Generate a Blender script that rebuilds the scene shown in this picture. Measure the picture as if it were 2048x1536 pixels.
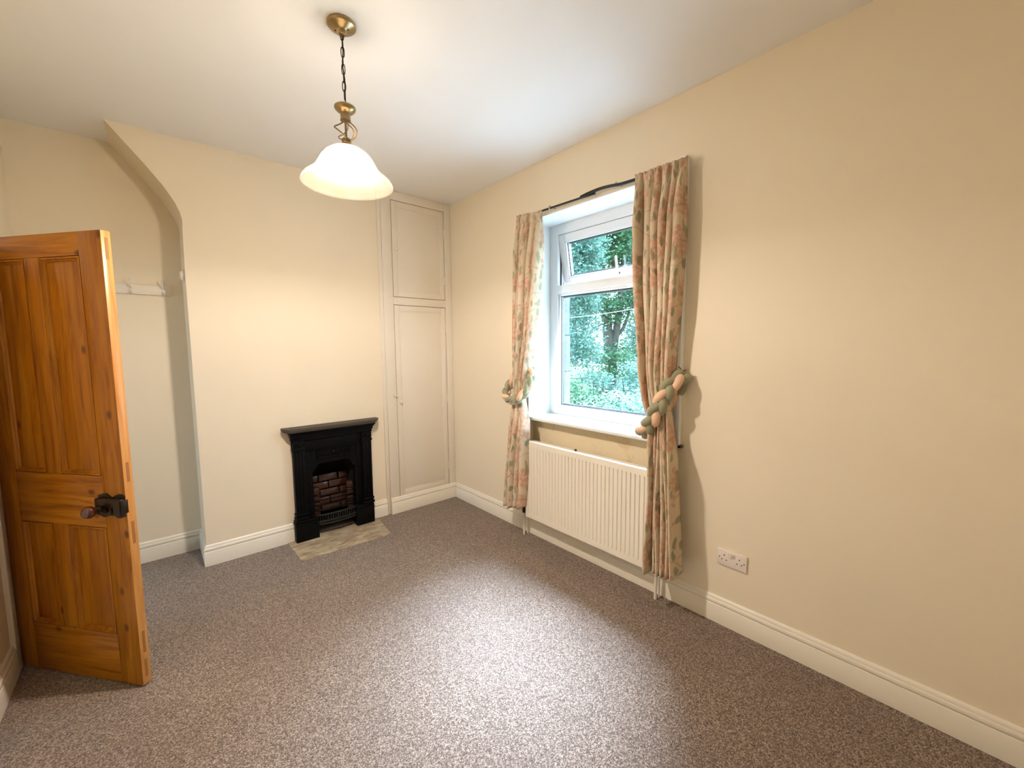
import bpy, bmesh, math, random
import numpy as np
from mathutils import Vector, Matrix
for o in list(bpy.data.objects): bpy.data.objects.remove(o)
C = bpy.context.scene.collection
PI = math.pi
H = 2.838            # ceiling height
XL = -2.81           # left wall
YF = -4.3            # wall behind the camera
DA = 0.36            # depth of the alcove beside the chimney breast

# ------------------------------------------------------------------ camera
f_px, yaw, pitch, roll = 829.67, 0.7141, 0.0909, -0.0086
fw = Vector((math.sin(yaw)*math.cos(pitch), math.cos(yaw)*math.cos(pitch), -math.sin(pitch)))
rt = Vector((math.cos(yaw), -math.sin(yaw), 0)); up = rt.cross(fw)
r2 = rt*math.cos(roll)+up*math.sin(roll); u2 = -rt*math.sin(roll)+up*math.cos(roll)
cam = bpy.data.cameras.new('camera'); co = bpy.data.objects.new('camera', cam); C.objects.link(co)
m = Matrix((r2, u2, -fw)).transposed().to_4x4(); m.translation = Vector((-2.2331, -3.4746, 1.5))
co.matrix_world = m
cam.sensor_width = 36; cam.lens = f_px/2048*36; cam.clip_start = 0.02; cam.clip_end = 300
bpy.context.scene.camera = co

# ------------------------------------------------------------------ world, exposure
w = bpy.data.worlds.new('overcast_sky'); bpy.context.scene.world = w; w.use_nodes = True
bg = w.node_tree.nodes['Background']
# overcast sky, three times brighter overhead than at the horizon
SKY = 21.0
wn = w.node_tree; tc = wn.nodes.new('ShaderNodeTexCoord'); sx = wn.nodes.new('ShaderNodeSeparateXYZ'); wn.links.new(tc.outputs['Generated'], sx.inputs[0])
rp = wn.nodes.new('ShaderNodeValToRGB'); wn.links.new(sx.outputs[2], rp.inputs[0])
rp.color_ramp.elements[0].position = 0.0; rp.color_ramp.elements[0].color = (.20, .27, .333, 1)
rp.color_ramp.elements[1].position = 1.0; rp.color_ramp.elements[1].color = (.42, .69, 1.0, 1)
wn.links.new(rp.outputs[0], bg.inputs[0]); bg.inputs[1].default_value = SKY
# soft sun added to throw the patch of skylight on the carpet
sl = bpy.data.lights.new('added_soft_sun', 'SUN'); sl.energy = 84.0; sl.angle = math.radians(34); sl.color = (.56, .68, 1.0)
so_ = bpy.data.objects.new('added_soft_sun', sl); C.objects.link(so_); so_.location = (6, 3, 9)
so_.rotation_euler = Vector((-1.12, -.45, -1.7)).to_track_quat('-Z', 'Y').to_euler()
vs = bpy.context.scene.view_settings
vs.view_transform = 'Standard'; vs.look = 'None'; vs.gamma = 1; vs.use_curve_mapping = False
vs.exposure = 0.0
LAMP_W = 570.0; LAMP_COL = (1.0, 0.885, 0.80)

# ------------------------------------------------------------------ materials
def srgb(r, g, b):
    f = lambda c: (c/255/12.92) if c/255 <= 0.04045 else ((c/255+0.055)/1.055)**2.4
    return (f(r), f(g), f(b), 1)
class Mat:
    def __init__(s, name, col=(.8, .8, .8, 1), rough=.5, metal=0, **kw):
        s.m = bpy.data.materials.new(name); s.m.use_nodes = True
        s.nt = s.m.node_tree; s.b = s.nt.nodes['Principled BSDF']; s.out = s.nt.nodes['Material Output']
        s.b.inputs['Base Color'].default_value = col; s.b.inputs['Roughness'].default_value = rough
        s.b.inputs['Metallic'].default_value = metal
        for k, v in kw.items(): s.b.inputs[k].default_value = v
    def n(s, t, **kw):
        x = s.nt.nodes.new(t)
        for k, v in kw.items():
            if k in x.inputs: x.inputs[k].default_value = v
            else: setattr(x, k, v)
        return x
    def l(s, a, b): s.nt.links.new(a, b)
    def coord(s, scale=(1, 1, 1), kind='Object', rot=(0, 0, 0)):
        t = s.n('ShaderNodeTexCoord'); mp = s.n('ShaderNodeMapping')
        mp.inputs['Scale'].default_value = scale; mp.inputs['Rotation'].default_value = rot
        s.l(t.outputs[kind], mp.inputs[0]); return mp.outputs[0]
    def noise(s, vec, scale, detail=2, rough=.5, dist=0):
        x = s.n('ShaderNodeTexNoise'); x.inputs['Scale'].default_value = scale
        x.inputs['Detail'].default_value = detail; x.inputs['Roughness'].default_value = rough
        x.inputs['Distortion'].default_value = dist
        s.l(vec, x.inputs['Vector']); return x.outputs[0]
    def ramp(s, fac, stops, interp='LINEAR'):
        x = s.n('ShaderNodeValToRGB'); x.color_ramp.interpolation = interp
        e = x.color_ramp.elements
        while len(e) < len(stops): e.new(.5)
        for i, (p, c) in enumerate(stops):
            e[i].position = p; e[i].color = c if len(c) == 4 else (*c, 1)
        s.l(fac, x.inputs[0]); return x.outputs[0]
    def mix(s, fac, a, b, mode='MIX'):
        x = s.n('ShaderNodeMix'); x.data_type = 'RGBA'; x.blend_type = mode
        for v, i in ((fac, 0), (a, 6), (b, 7)):
            if isinstance(v, (int, float)): x.inputs[i].default_value = v
            elif isinstance(v, tuple): x.inputs[i].default_value = v
            else: s.l(v, x.inputs[i])
        return x.outputs[2]
    def math(s, op, a, b=0.0):
        x = s.n('ShaderNodeMath'); x.operation = op
        for v, i in ((a, 0), (b, 1)):
            if isinstance(v, (int, float)): x.inputs[i].default_value = v
            else: s.l(v, x.inputs[i])
        return x.outputs[0]
    def col(s, c): s.l(c, s.b.inputs['Base Color'])
    def bump(s, h, strength=.3, dist=.01):
        x = s.n('ShaderNodeBump'); x.inputs['Strength'].default_value = strength
        x.inputs['Distance'].default_value = dist; s.l(h, x.inputs['Height']); s.l(x.outputs[0], s.b.inputs['Normal'])

def mat_plaster(name, c, var, rough=.75):
    M = Mat(name, c, rough); v = M.coord()
    n1 = M.noise(v, 1.6, 3, .6); c2 = tuple(x*var for x in c[:3])+(1,)
    M.col(M.mix(M.ramp(n1, [(.35, (0, 0, 0)), (.7, (1, 1, 1))]), c, c2))
    M.bump(M.noise(v, 14, 4, .6), .12, .006)
    return M.m
m_wall = mat_plaster('cream_wall_paint', srgb(244, 230, 203), .975)
m_ceil = mat_plaster('white_ceiling_paint', srgb(247, 245, 241), .985, .8)

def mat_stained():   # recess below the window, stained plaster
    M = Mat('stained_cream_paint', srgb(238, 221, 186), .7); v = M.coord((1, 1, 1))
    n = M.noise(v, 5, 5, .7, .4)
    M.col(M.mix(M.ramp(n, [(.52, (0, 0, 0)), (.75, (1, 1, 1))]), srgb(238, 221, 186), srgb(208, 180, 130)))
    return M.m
m_stain = mat_stained()

def mat_gloss(name, c, rough=.3, var=.97):
    M = Mat(name, c, rough); v = M.coord()
    M.col(M.mix(M.noise(v, 6, 3, .6), c, tuple(x*var for x in c[:3])+(1,)))
    M.bump(M.noise(v, 25, 2), .05, .003)
    return M.m
m_trim = mat_gloss('white_gloss_woodwork', srgb(242, 234, 217), .32)
m_cup = mat_gloss('cream_painted_joinery', srgb(240, 230, 212), .42, .95)
m_reveal = mat_gloss('white_satin_reveal', srgb(246, 246, 242), .35)
m_upvc = Mat('white_plastic_frame', srgb(243, 243, 243), .22).m
m_gasket = Mat('black_rubber_gasket', (.012, .012, .014, 1), .5).m
m_rad = mat_gloss('white_radiator_enamel', srgb(243, 234, 214), .3)

def mat_carpet():
    M = Mat('flecked_taupe_carpet', (.2, .16, .13, 1), .95); v = M.coord()
    a = M.noise(v, 190, 3, .75); b = M.noise(v, 75, 3, .7); d = M.noise(v, 2.2, 3, .5)
    vo = M.n('ShaderNodeTexVoronoi'); vo.inputs['Scale'].default_value = 270; M.l(v, vo.inputs['Vector'])
    sc_ = M.n('ShaderNodeSeparateColor'); M.l(vo.outputs['Color'], sc_.inputs[0])
    mixn = M.math('ADD', M.math('MULTIPLY', sc_.outputs[0], .42), M.math('ADD', M.math('MULTIPLY', a, .28), M.math('MULTIPLY', b, .30)))
    c = M.ramp(mixn, [(.30, srgb(78, 63, 50)), (.43, srgb(108, 90, 75)), (.56, srgb(136, 117, 100)), (.72, srgb(182, 163, 145))])
    c = M.mix(M.math('MULTIPLY', M.ramp(d, [(.35, (0, 0, 0)), (.65, (1, 1, 1))]), .22), c, srgb(96, 80, 68))
    M.col(c); M.bump(mixn, .6, .008)
    M.b.inputs['Sheen Weight'].default_value = .25; M.b.inputs['Sheen Roughness'].default_value = .5
    M.b.inputs['Specular IOR Level'].default_value = .15
    return M.m
m_carpet = mat_carpet()

def mat_pine(name, axis, seed=0., edge=False):
    # grain runs along `axis` (0 = door width, 2 = height)
    M = Mat(name, srgb(170, 105, 40), .3)
    sc = [1, 1, 1]; sc[axis] = .07
    t = M.n('ShaderNodeTexCoord'); mp = M.n('ShaderNodeMapping'); mp.inputs['Location'].default_value = (seed, seed*.7, seed*1.3)
    M.l(t.outputs['Object'], mp.inputs[0])
    mp2 = M.n('ShaderNodeMapping'); mp2.inputs['Scale'].default_value = sc; M.l(mp.outputs[0], mp2.inputs[0])
    g = M.noise(mp2.outputs[0], 34, 4, .65, .8)
    big = M.noise(mp2.outputs[0], 7, 2, .5, .3)
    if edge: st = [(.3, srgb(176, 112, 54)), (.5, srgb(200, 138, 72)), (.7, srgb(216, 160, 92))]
    else: st = [(.3, srgb(122, 66, 5)), (.48, srgb(166, 102, 10)), (.7, srgb(188, 126, 22))]
    c = M.ramp(g, st)
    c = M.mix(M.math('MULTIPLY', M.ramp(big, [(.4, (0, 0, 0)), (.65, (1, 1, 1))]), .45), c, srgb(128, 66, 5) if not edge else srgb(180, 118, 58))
    # sparse knots
    sp = M.n('ShaderNodeSeparateXYZ'); M.l(mp.outputs[0], sp.inputs[0]); mk = M.n('ShaderNodeCombineXYZ')
    M.l(M.math('MULTIPLY', sp.outputs[0], .62 if axis == 0 else 1.0), mk.inputs[0]); M.l(M.math('MULTIPLY', sp.outputs[2], .62 if axis == 2 else 1.0), mk.inputs[1])
    vo = M.n('ShaderNodeTexVoronoi'); vo.voronoi_dimensions = '2D'; vo.inputs['Scale'].default_value = 5.6; M.l(mk.outputs[0], vo.inputs['Vector'])
    kn = M.ramp(vo.outputs['Distance'], [(.0, (1, 1, 1)), (.045, (.8, .8, .8)), (.085, (0, 0, 0))])
    sel = M.n('ShaderNodeSeparateColor'); M.l(vo.outputs['Color'], sel.inputs[0])
    gate = M.math('GREATER_THAN', sel.outputs[0], .58)
    c = M.mix(M.math('MULTIPLY', kn, M.math('MULTIPLY', gate, .85)), c, srgb(78, 36, 10))
    M.col(c); M.bump(g, .05, .002)
    M.b.inputs['Coat Weight'].default_value = .08; M.b.inputs['Coat Roughness'].default_value = .25; M.b.inputs['Specular IOR Level'].default_value = .3
    return M.m
m_pine_v = mat_pine('pine_grain_upright', 2); m_pine_h = mat_pine('pine_grain_level', 0, 3.1)
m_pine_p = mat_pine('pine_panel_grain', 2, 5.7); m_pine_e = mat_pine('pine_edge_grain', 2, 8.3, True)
m_pine_end = Mat('pine_end_grain', srgb(150, 96, 42), .6).m

def mat_iron(name, c, rough, bumps):
    M = Mat(name, c, rough, 0); v = M.coord(); n = M.noise(v, 60, 3)
    M.bump(n, bumps, .002); M.b.inputs['Specular IOR Level'].default_value = .12
    return M.m
m_iron = mat_iron('black_cast_iron', (.0022, .0021, .0022, 1), .5, .25)
m_iron_top = mat_iron('worn_black_iron', (.022, .019, .016, 1), .45, .25)
m_shelf = mat_iron('dusty_black_shelf', (.085, .068, .052, 1), .5, .25)
m_soot = Mat('soot', (.006, .005, .005, 1), .9).m
m_darkmetal = Mat('bronzed_metal', (.035, .018, .012, 1), .35, .8).m
m_lock = Mat('dark_bronze_lock', (.035, .022, .012, 1), .3, .7).m
m_knob = Mat('brown_glazed_knob', srgb(66, 24, 6), .12).m; m_knob.node_tree.nodes['Principled BSDF'].inputs['Coat Weight'].default_value = .8
m_brass = Mat('antique_brass', (.36, .26, .13, 1), .3, 1.0).m
m_brass_d = Mat('antique_brass_wire', (.30, .21, .12, 1), .32, 1.0).m
m_white_plastic = Mat('white_plastic', srgb(240, 228, 214), .3).m
m_switch = Mat('switch_plastic', srgb(226, 212, 192), .35).m
m_black = Mat('matt_black', (.008, .007, .006, 1), .6).m
m_chrome = Mat('dull_chrome', (.5, .5, .5, 1), .3, 1.0).m
m_rail = Mat('dark_brown_rail', (.012, .008, .006, 1), .4).m

def mat_firebrick():
    M = Mat('brown_glossed_brick', srgb(84, 46, 30), .16); v = M.coord()
    oi = M.n('ShaderNodeObjectInfo')
    c = M.mix(M.noise(v, 18, 4, .6), srgb(38, 19, 13), srgb(78, 48, 32))
    c = M.mix(M.math('MULTIPLY', oi.outputs['Random'], .5), c, srgb(46, 20, 16))
    M.col(c); M.bump(M.noise(v, 30, 3), .5, .006); return M.m
m_brick = mat_firebrick()
def mat_hearth():
    M = Mat('worn_sandstone', srgb(150, 138, 108), .6); v = M.coord((1, 2.6, 1), rot=(0, 0, .35))
    n = M.noise(v, 9, 5, .65, .6); n2 = M.noise(v, 26, 4, .7)
    c = M.ramp(n, [(.3, srgb(122, 102, 78)), (.5, srgb(166, 148, 120)), (.7, srgb(196, 180, 152))])
    c = M.mix(M.ramp(n2, [(.28, (1, 1, 1)), (.36, (0, 0, 0))]), c, srgb(96, 80, 56))
    M.col(c); M.bump(n, .5, .006); return M.m
m_hearth = mat_hearth()

def mat_fabric():
    M = Mat('floral_cotton', srgb(222, 200, 168), .9)
    uv = M.n('ShaderNodeTexCoord'); base = uv.outputs['UV']
    nz = M.n('ShaderNodeTexNoise'); nz.inputs['Scale'].default_value = 9; nz.inputs['Detail'].default_value = 2
    M.l(base, nz.inputs['Vector'])
    dis = M.n('ShaderNodeVectorMath'); dis.operation = 'MULTIPLY_ADD'
    M.l(nz.outputs['Color'], dis.inputs[0]); dis.inputs[1].default_value = (.07, .07, 0); M.l(base, dis.inputs[2])
    p = dis.outputs[0]
    def vor(vec, scale, feature='F1', rnd=1.0, loc=(0, 0, 0), sc=(1, 1, 1), rot=0):
        mp = M.n('ShaderNodeMapping'); mp.inputs['Location'].default_value = loc; mp.inputs['Scale'].default_value = sc
        mp.inputs['Rotation'].default_value = (0, 0, rot); M.l(vec, mp.inputs[0])
        x = M.n('ShaderNodeTexVoronoi'); x.feature = feature; x.voronoi_dimensions = '2D'
        x.inputs['Scale'].default_value = scale; x.inputs['Randomness'].default_value = rnd
        M.l(mp.outputs[0], x.inputs['Vector']); return x
    c = srgb(226, 206, 176)
    # big soft blooms
    v1 = vor(p, 4.6); bloom = M.ramp(v1.outputs['Distance'], [(.30, (1, 1, 1)), (.42, (0, 0, 0))])
    sh = M.noise(base, 38, 2)
    pink = M.mix(M.ramp(sh, [(.4, (0, 0, 0)), (.6, (1, 1, 1))]), srgb(206, 152, 124), srgb(226, 190, 162))
    c1 = M.mix(M.math('MULTIPLY', bloom, .8), c, pink)
    # leaves in two leanings
    for i, (r, lo) in enumerate(((.9, (3, 1, 0)), (-.8, (7, 4, 0)))):
        v2 = vor(p, 19, loc=lo, sc=(1.0, .40, 1), rot=r)
        leaf = M.ramp(v2.outputs['Distance'], [(.17, (1, 1, 1)), (.25, (0, 0, 0))])
        s = M.n('ShaderNodeSeparateColor'); M.l(v2.outputs['Color'], s.inputs[0])
        g = M.mix(s.outputs[1], srgb(136, 134, 104), srgb(172, 166, 132))
        c1 = M.mix(M.math('MULTIPLY', M.math('MULTIPLY', leaf, M.math('GREATER_THAN', s.outputs[0], .45)), .8), c1, g)
    # stems
    v3 = vor(p, 6.5, 'DISTANCE_TO_EDGE', loc=(2, 9, 0))
    st = M.ramp(v3.outputs['Distance'], [(.012, (1, 1, 1)), (.03, (0, 0, 0))])
    c1 = M.mix(M.math('MULTIPLY', st, .40), c1, srgb(160, 150, 114))
    # small buds
    v4 = vor(p, 24, loc=(5, 5, 0)); s4 = M.n('ShaderNodeSeparateColor'); M.l(v4.outputs['Color'], s4.inputs[0])
    bud = M.ramp(v4.outputs['Distance'], [(.26, (1, 1, 1)), (.32, (0, 0, 0))])
    c1 = M.mix(M.math('MULTIPLY', M.math('MULTIPLY', bud, M.math('GREATER_THAN', s4.outputs[0], .8)), .6), c1, srgb(206, 146, 120))
    M.col(c1)
    wv = M.noise(base, 420, 1); M.bump(wv, .15, .001)
    # thin cotton lets a little daylight through
    tr = M.n('ShaderNodeBsdfTranslucent'); M.l(c1, tr.inputs[0])
    mx = M.n('ShaderNodeMixShader'); mx.inputs[0].default_value = .12
    M.l(M.b.outputs[0], mx.inputs[1]); M.l(tr.outputs[0], mx.inputs[2]); M.l(mx.outputs[0], M.out.inputs[0])
    return M.m
m_fabric = mat_fabric()
def mat_sateen(name, c):
    M = Mat(name, c, .55); v = M.coord(); M.bump(M.noise(v, 45, 3), .25, .004)
    M.b.inputs['Sheen Weight'].default_value = .3; return M.m
m_green_s = mat_sateen('olive_green_satin', srgb(150, 146, 112)); m_peach_s = mat_sateen('peach_satin', srgb(238, 196, 160))

def mat_glass(tint=(.93, .985, .97, 1)):
    M = Mat('clear_window_glass'); nt = M.nt
    tr = M.n('ShaderNodeBsdfTransparent'); tr.inputs[0].default_value = tint
    gl = M.n('ShaderNodeBsdfGlossy'); gl.inputs['Roughness'].default_value = .02
    lw = M.n('ShaderNodeLayerWeight'); lw.inputs[0].default_value = .5
    fr = M.math('ADD', M.math('MULTIPLY', M.math('POWER', lw.outputs['Facing'], 5.0), .9), .04)
    mx = M.n('ShaderNodeMixShader'); M.l(fr, mx.inputs[0]); M.l(tr.outputs[0], mx.inputs[1]); M.l(gl.outputs[0], mx.inputs[2])
    M.l(mx.outputs[0], M.out.inputs[0]); return M.m
m_glass = mat_glass()
def mat_shade():
    M = Mat('alabaster_glass_shade'); v = M.coord((1, 1, 1))
    c = M.mix(M.ramp(M.noise(v, 7, 4, .6, 1.2), [(.4, (0, 0, 0)), (.65, (1, 1, 1))]), (.15, .142, .115, 1), (.15, .13, .088, 1))
    tr = M.n('ShaderNodeBsdfTranslucent'); M.l(c, tr.inputs[0])
    df = M.n('ShaderNodeBsdfDiffuse'); M.l(c, df.inputs[0])
    mx = M.n('ShaderNodeMixShader'); mx.inputs[0].default_value = .28; M.l(tr.outputs[0], mx.inputs[1]); M.l(df.outputs[0], mx.inputs[2])
    # see-through share graded by height to brighten walls and spare the ceiling
    sx = M.n('ShaderNodeSeparateXYZ'); M.l(v, sx.inputs[0])
    mr = M.n('ShaderNodeMapRange'); M.l(sx.outputs[2], mr.inputs[0])
    for i, x in ((1, 2.194-H), (2, 2.32-H), (3, .70), (4, .26)): mr.inputs[i].default_value = x
    tp = M.n('ShaderNodeBsdfTransparent'); tp.inputs[0].default_value = (1, .98, .94, 1)
    m2 = M.n('ShaderNodeMixShader'); M.l(mr.outputs[0], m2.inputs[0]); M.l(mx.outputs[0], m2.inputs[1]); M.l(tp.outputs[0], m2.inputs[2])
    M.l(m2.outputs[0], M.out.inputs[0]); return M.m
m_shade = mat_shade()
mb = Mat('lit_bulb'); mb.b.inputs['Emission Color'].default_value = (1, .9, .7, 1); mb.b.inputs['Emission Strength'].default_value = 12
m_bulb = mb.m

# ------------------------------------------------------------------ mesh helpers
def link(name, me, mat, parent=None, smooth=None):
    o = bpy.data.objects.new(name, me); C.objects.link(o)
    if mat: me.materials.append(mat)
    if parent is not None: o.parent = parent
    if smooth is not None:
        me.shade_smooth()
        if smooth < 180:
            try: me.set_sharp_from_angle(angle=math.radians(smooth))
            except Exception: pass
    return o
def fin(bm, name, mat, parent=None, smooth=None):
    bmesh.ops.recalc_face_normals(bm, faces=bm.faces[:])
    me = bpy.data.meshes.new(name); bm.to_mesh(me); bm.free()
    return link(name, me, mat, parent, smooth)
def box(bm, a, b, bev=0.0, mtx=None):
    (x0, y0, z0), (x1, y1, z1) = a, b
    vs_ = [bm.verts.new(p) for p in ((x0, y0, z0), (x1, y0, z0), (x1, y1, z0), (x0, y1, z0), (x0, y0, z1), (x1, y0, z1), (x1, y1, z1), (x0, y1, z1))]
    fs = [bm.faces.new([vs_[i] for i in q]) for q in ((0, 3, 2, 1), (4, 5, 6, 7), (0, 1, 5, 4), (1, 2, 6, 5), (2, 3, 7, 6), (3, 0, 4, 7))]
    if bev > 0:
        es = list({e for f in fs for e in f.edges})
        r = bmesh.ops.bevel(bm, geom=es, offset=bev, segments=2, profile=.5, affect='EDGES')
        vs_ = list({v for f in r['faces'] for v in f.verts} | {v for v in vs_ if v.is_valid})
    if mtx is not None:
        for v in vs_:
            if v.is_valid: v.co = mtx @ v.co
    return vs_
def obox(name, a, b, mat, parent=None, bev=0.0):
    bm = bmesh.new(); box(bm, a, b, bev)
    return fin(bm, name, mat, parent, 30 if bev else None)
def prism(bm, pts, axis, a, b):
    """extrude polygon pts (2D) along axis between a and b"""
    def mk(p, t):
        if axis == 0: return (t, p[0], p[1])
        if axis == 1: return (p[0], t, p[1])
        return (p[0], p[1], t)
    A = [bm.verts.new(mk(p, a)) for p in pts]; B = [bm.verts.new(mk(p, b)) for p in pts]
    n = len(pts); bm.faces.new(A); bm.faces.new(B[::-1])
    for i in range(n): bm.faces.new((A[i], B[i], B[(i+1) % n], A[(i+1) % n]))
def oprism(name, pts, axis, a, b, mat, parent=None, smooth=None):
    bm = bmesh.new(); prism(bm, pts, axis, a, b); return fin(bm, name, mat, parent, smooth)
def lathe(bm, prof, seg=32, org=(0, 0, 0), axis=2, closed_ends=True):
    rings = []
    for r, z in prof:
        ring = []
        for k in range(seg):
            t = 2*PI*k/seg; c, s = r*math.cos(t), r*math.sin(t)
            p = (c, s, z) if axis == 2 else ((z, c, s) if axis == 0 else (s, z, c))
            ring.append(bm.verts.new((p[0]+org[0], p[1]+org[1], p[2]+org[2])))
        rings.append(ring)
    for i in range(len(rings)-1):
        for k in range(seg):
            bm.faces.new((rings[i][k], rings[i][(k+1) % seg], rings[i+1][(k+1) % seg], rings[i+1][k]))
    if closed_ends: bm.faces.new(rings[0][::-1]); bm.faces.new(rings[-1])
def tube(bm, pts, r, seg=8, closed=False, rad=None):
    P = [Vector(p) for p in pts]; n = len(P); rings = []; prev = None
    for i in range(n):
        if closed: t = (P[(i+1) % n]-P[i-1]).normalized()
        else: t = (P[min(i+1, n-1)]-P[max(i-1, 0)]).normalized()
        if prev is None:
            a = Vector((0, 0, 1)) if abs(t.z) < .9 else Vector((1, 0, 0)); u = t.cross(a).normalized()
        else: u = (prev-t*prev.dot(t)).normalized()
        prev = u; v = t.cross(u); rr = rad[i] if rad else r
        rings.append([bm.verts.new(P[i]+u*rr*math.cos(2*PI*k/seg)+v*rr*math.sin(2*PI*k/seg)) for k in range(seg)])
    m_ = n if closed else n-1
    for i in range(m_):
        A, B = rings[i], rings[(i+1) % n]
        sh = 0
        if closed and i == n-1:
            sh = min(range(seg), key=lambda s: (A[0].co-B[s].co).length)
        for k in range(seg): bm.faces.new((A[k], A[(k+1) % seg], B[(k+1+sh) % seg], B[(k+sh) % seg]))
    if not closed: bm.faces.new(rings[0][::-1]); bm.faces.new(rings[-1])
def smooth_path(pts, n=12, closed=False):
    P = [Vector(p) for p in pts]; out = []; L = len(P)
    segs = L if closed else L-1
    for i in range(segs):
        g = lambda k: P[k % L] if closed else P[max(0, min(L-1, k))]
        a, b, c, d = g(i-1), g(i), g(i+1), g(i+2)
        for j in range(n):
            t = j/n
            out.append(.5*((2*b)+(c-a)*t+(2*a-5*b+4*c-d)*t*t+(3*b-a-3*c+d)*t**3))
    if not closed: out.append(P[-1])
    return out
def empty(name, loc=(0, 0, 0), rz=0):
    o = bpy.data.objects.new(name, None); C.objects.link(o); o.location = loc; o.rotation_euler = (0, 0, rz); o.empty_display_size = .1
    return o
def tag(o, label, cat, group=None, kind=None):
    o['label'] = label; o['category'] = cat
    if group: o['group'] = group
    if kind: o['kind'] = kind
    return o
def S(o, label, cat): return tag(o, label, cat, kind='structure')
bpy.context.view_layer.update()

# ------------------------------------------------------------------ room shell
S(obox('floor', (XL-1.3, YF, -.12), (0.0, DA, 0), m_carpet), 'flecked taupe brown fitted carpet covering the whole floor', 'floor')
S(obox('ceiling', (XL-1.3, YF-.3, H), (.45, DA+.3, H+.2), m_ceil), 'plain off-white plaster ceiling over the room', 'ceiling')
# window wall: opening y -2.19..-1.095, z .93..2.45
WY0, WY1, WZ0, WZ1, WT = -2.19, -1.095, .925, 2.447, .40
bm = bmesh.new()
box(bm, (0, YF-.3, -.12), (WT, WY0, H)); box(bm, (0, WY1, -.12), (WT, DA+.3, H))
box(bm, (0, WY0, WZ1), (WT, WY1, H)); box(bm, (.06, WY0, -.12), (WT, WY1, WZ0)); box(bm, (0, WY0, -.12), (.07, WY1, .13))
S(fin(bm, 'wall_right', m_wall), 'cream painted wall that holds the window and the double socket', 'wall')
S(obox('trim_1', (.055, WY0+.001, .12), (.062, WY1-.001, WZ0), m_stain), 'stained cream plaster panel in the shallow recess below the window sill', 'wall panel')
# chimney breast wall with arch spandrel and hearth opening
arch = [(-2.031, -.12), (-2.031, 2.0), (-2.027, 2.25), (-2.024, 2.329), (-2.032, 2.372), (-2.052, 2.425), (-2.078, 2.474), (-2.112, 2.530), (-2.185, 2.628), (-2.260, 2.722), (-2.325, 2.802), (-2.354, H)]
bm = bmesh.new()
prism(bm, arch+[(-1.335, H), (-1.335, -.12)], 1, 0, DA+.05)
prism(bm, [(-1.335, .66), (-1.335, H), (-.99, H), (-.99, .66)], 1, 0, DA+.05)
prism(bm, [(-.99, -.12), (-.99, H), (-.70, H), (-.70, -.12)], 1, 0, DA+.05)
S(fin(bm, 'wall_chimney_breast', m_wall), 'cream chimney breast wall with curved arch edge on its left', 'wall')
S(obox('wall_back', (XL-.3, DA, -.12), (0, DA+.3, H), m_wall), 'cream back wall of the alcove behind the open door', 'wall')
# left wall with doorway
DY0, DY1, DZ = -.53, .24, 2.0
bm = bmesh.new()
box(bm, (XL-.12, YF-.3, -.12), (XL, DY0, H)); box(bm, (XL-.12, DY1, -.12), (XL, DA, H)); box(bm, (XL-.12, DY0, DZ), (XL, DY1, H))
S(fin(bm, 'wall_left', m_wall), 'cream left wall with the doorway', 'wall')
S(obox('wall_front', (XL-.3, YF-.3, -.12), (0, YF, H), m_wall), 'cream wall behind the camera', 'wall')
bm = bmesh.new()

for a_, b_ in (((YF-.3, -.12), (-.65, H)), ((0.0, -.12), (DA+.3, H)), ((-.65, -.12), (0.0, 1.0)), ((-.65, 2.1), (0.0, H))): box(bm, (XL-1.3, a_[0], a_[1]), (XL-1.2, b_[0], b_[1]))
box(bm, (XL-1.2, DA, -.12), (XL-.3, DA+.3, H)); box(bm, (XL-1.2, -1.4, -.12), (XL-.12, -1.3, H))
S(fin(bm, 'wall_hall', m_wall), 'cream hallway wall beyond the doorway', 'wall')
wh = S(empty('window_2', (XL-1.25, -.4, .85)), 'hallway window out of sight beyond the doorway', 'window')
for a_, b_ in (((-.65, 1.0), (-.60, 2.1)), ((-.05, 1.0), (0.0, 2.1)), ((-.60, 1.0), (-.05, 1.05)), ((-.60, 2.05), (-.05, 2.1)), ((-.345, 1.05), (-.305, 2.05))):
    o = obox('frame_bar', (XL-1.28, a_[0], a_[1]), (XL-1.22, b_[0], b_[1]), m_upvc, wh); o.matrix_parent_inverse = Matrix.Translation((-XL+1.25, .4, -.85))
# door casing
bm = bmesh.new()
for y0, y1 in ((DY0-.075, DY0+.004), (DY1-.004, DY1+.075)): box(bm, (XL-.002, y0, 0), (XL+.018, y1, DZ+.0), .004)
box(bm, (XL-.002, DY0-.075, DZ), (XL+.018, DY1+.075, DZ+.075), .004)
for y0, y1 in ((DY0-.0, DY0+.02), (DY1-.02, DY1)): box(bm, (XL-.12, y0, 0), (XL, y1, DZ))
box(bm, (XL-.12, DY0, DZ-.02), (XL, DY1, DZ))
S(fin(bm, 'trim_2', m_trim, None, 30), 'white painted casing round the doorway', 'door casing')

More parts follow.
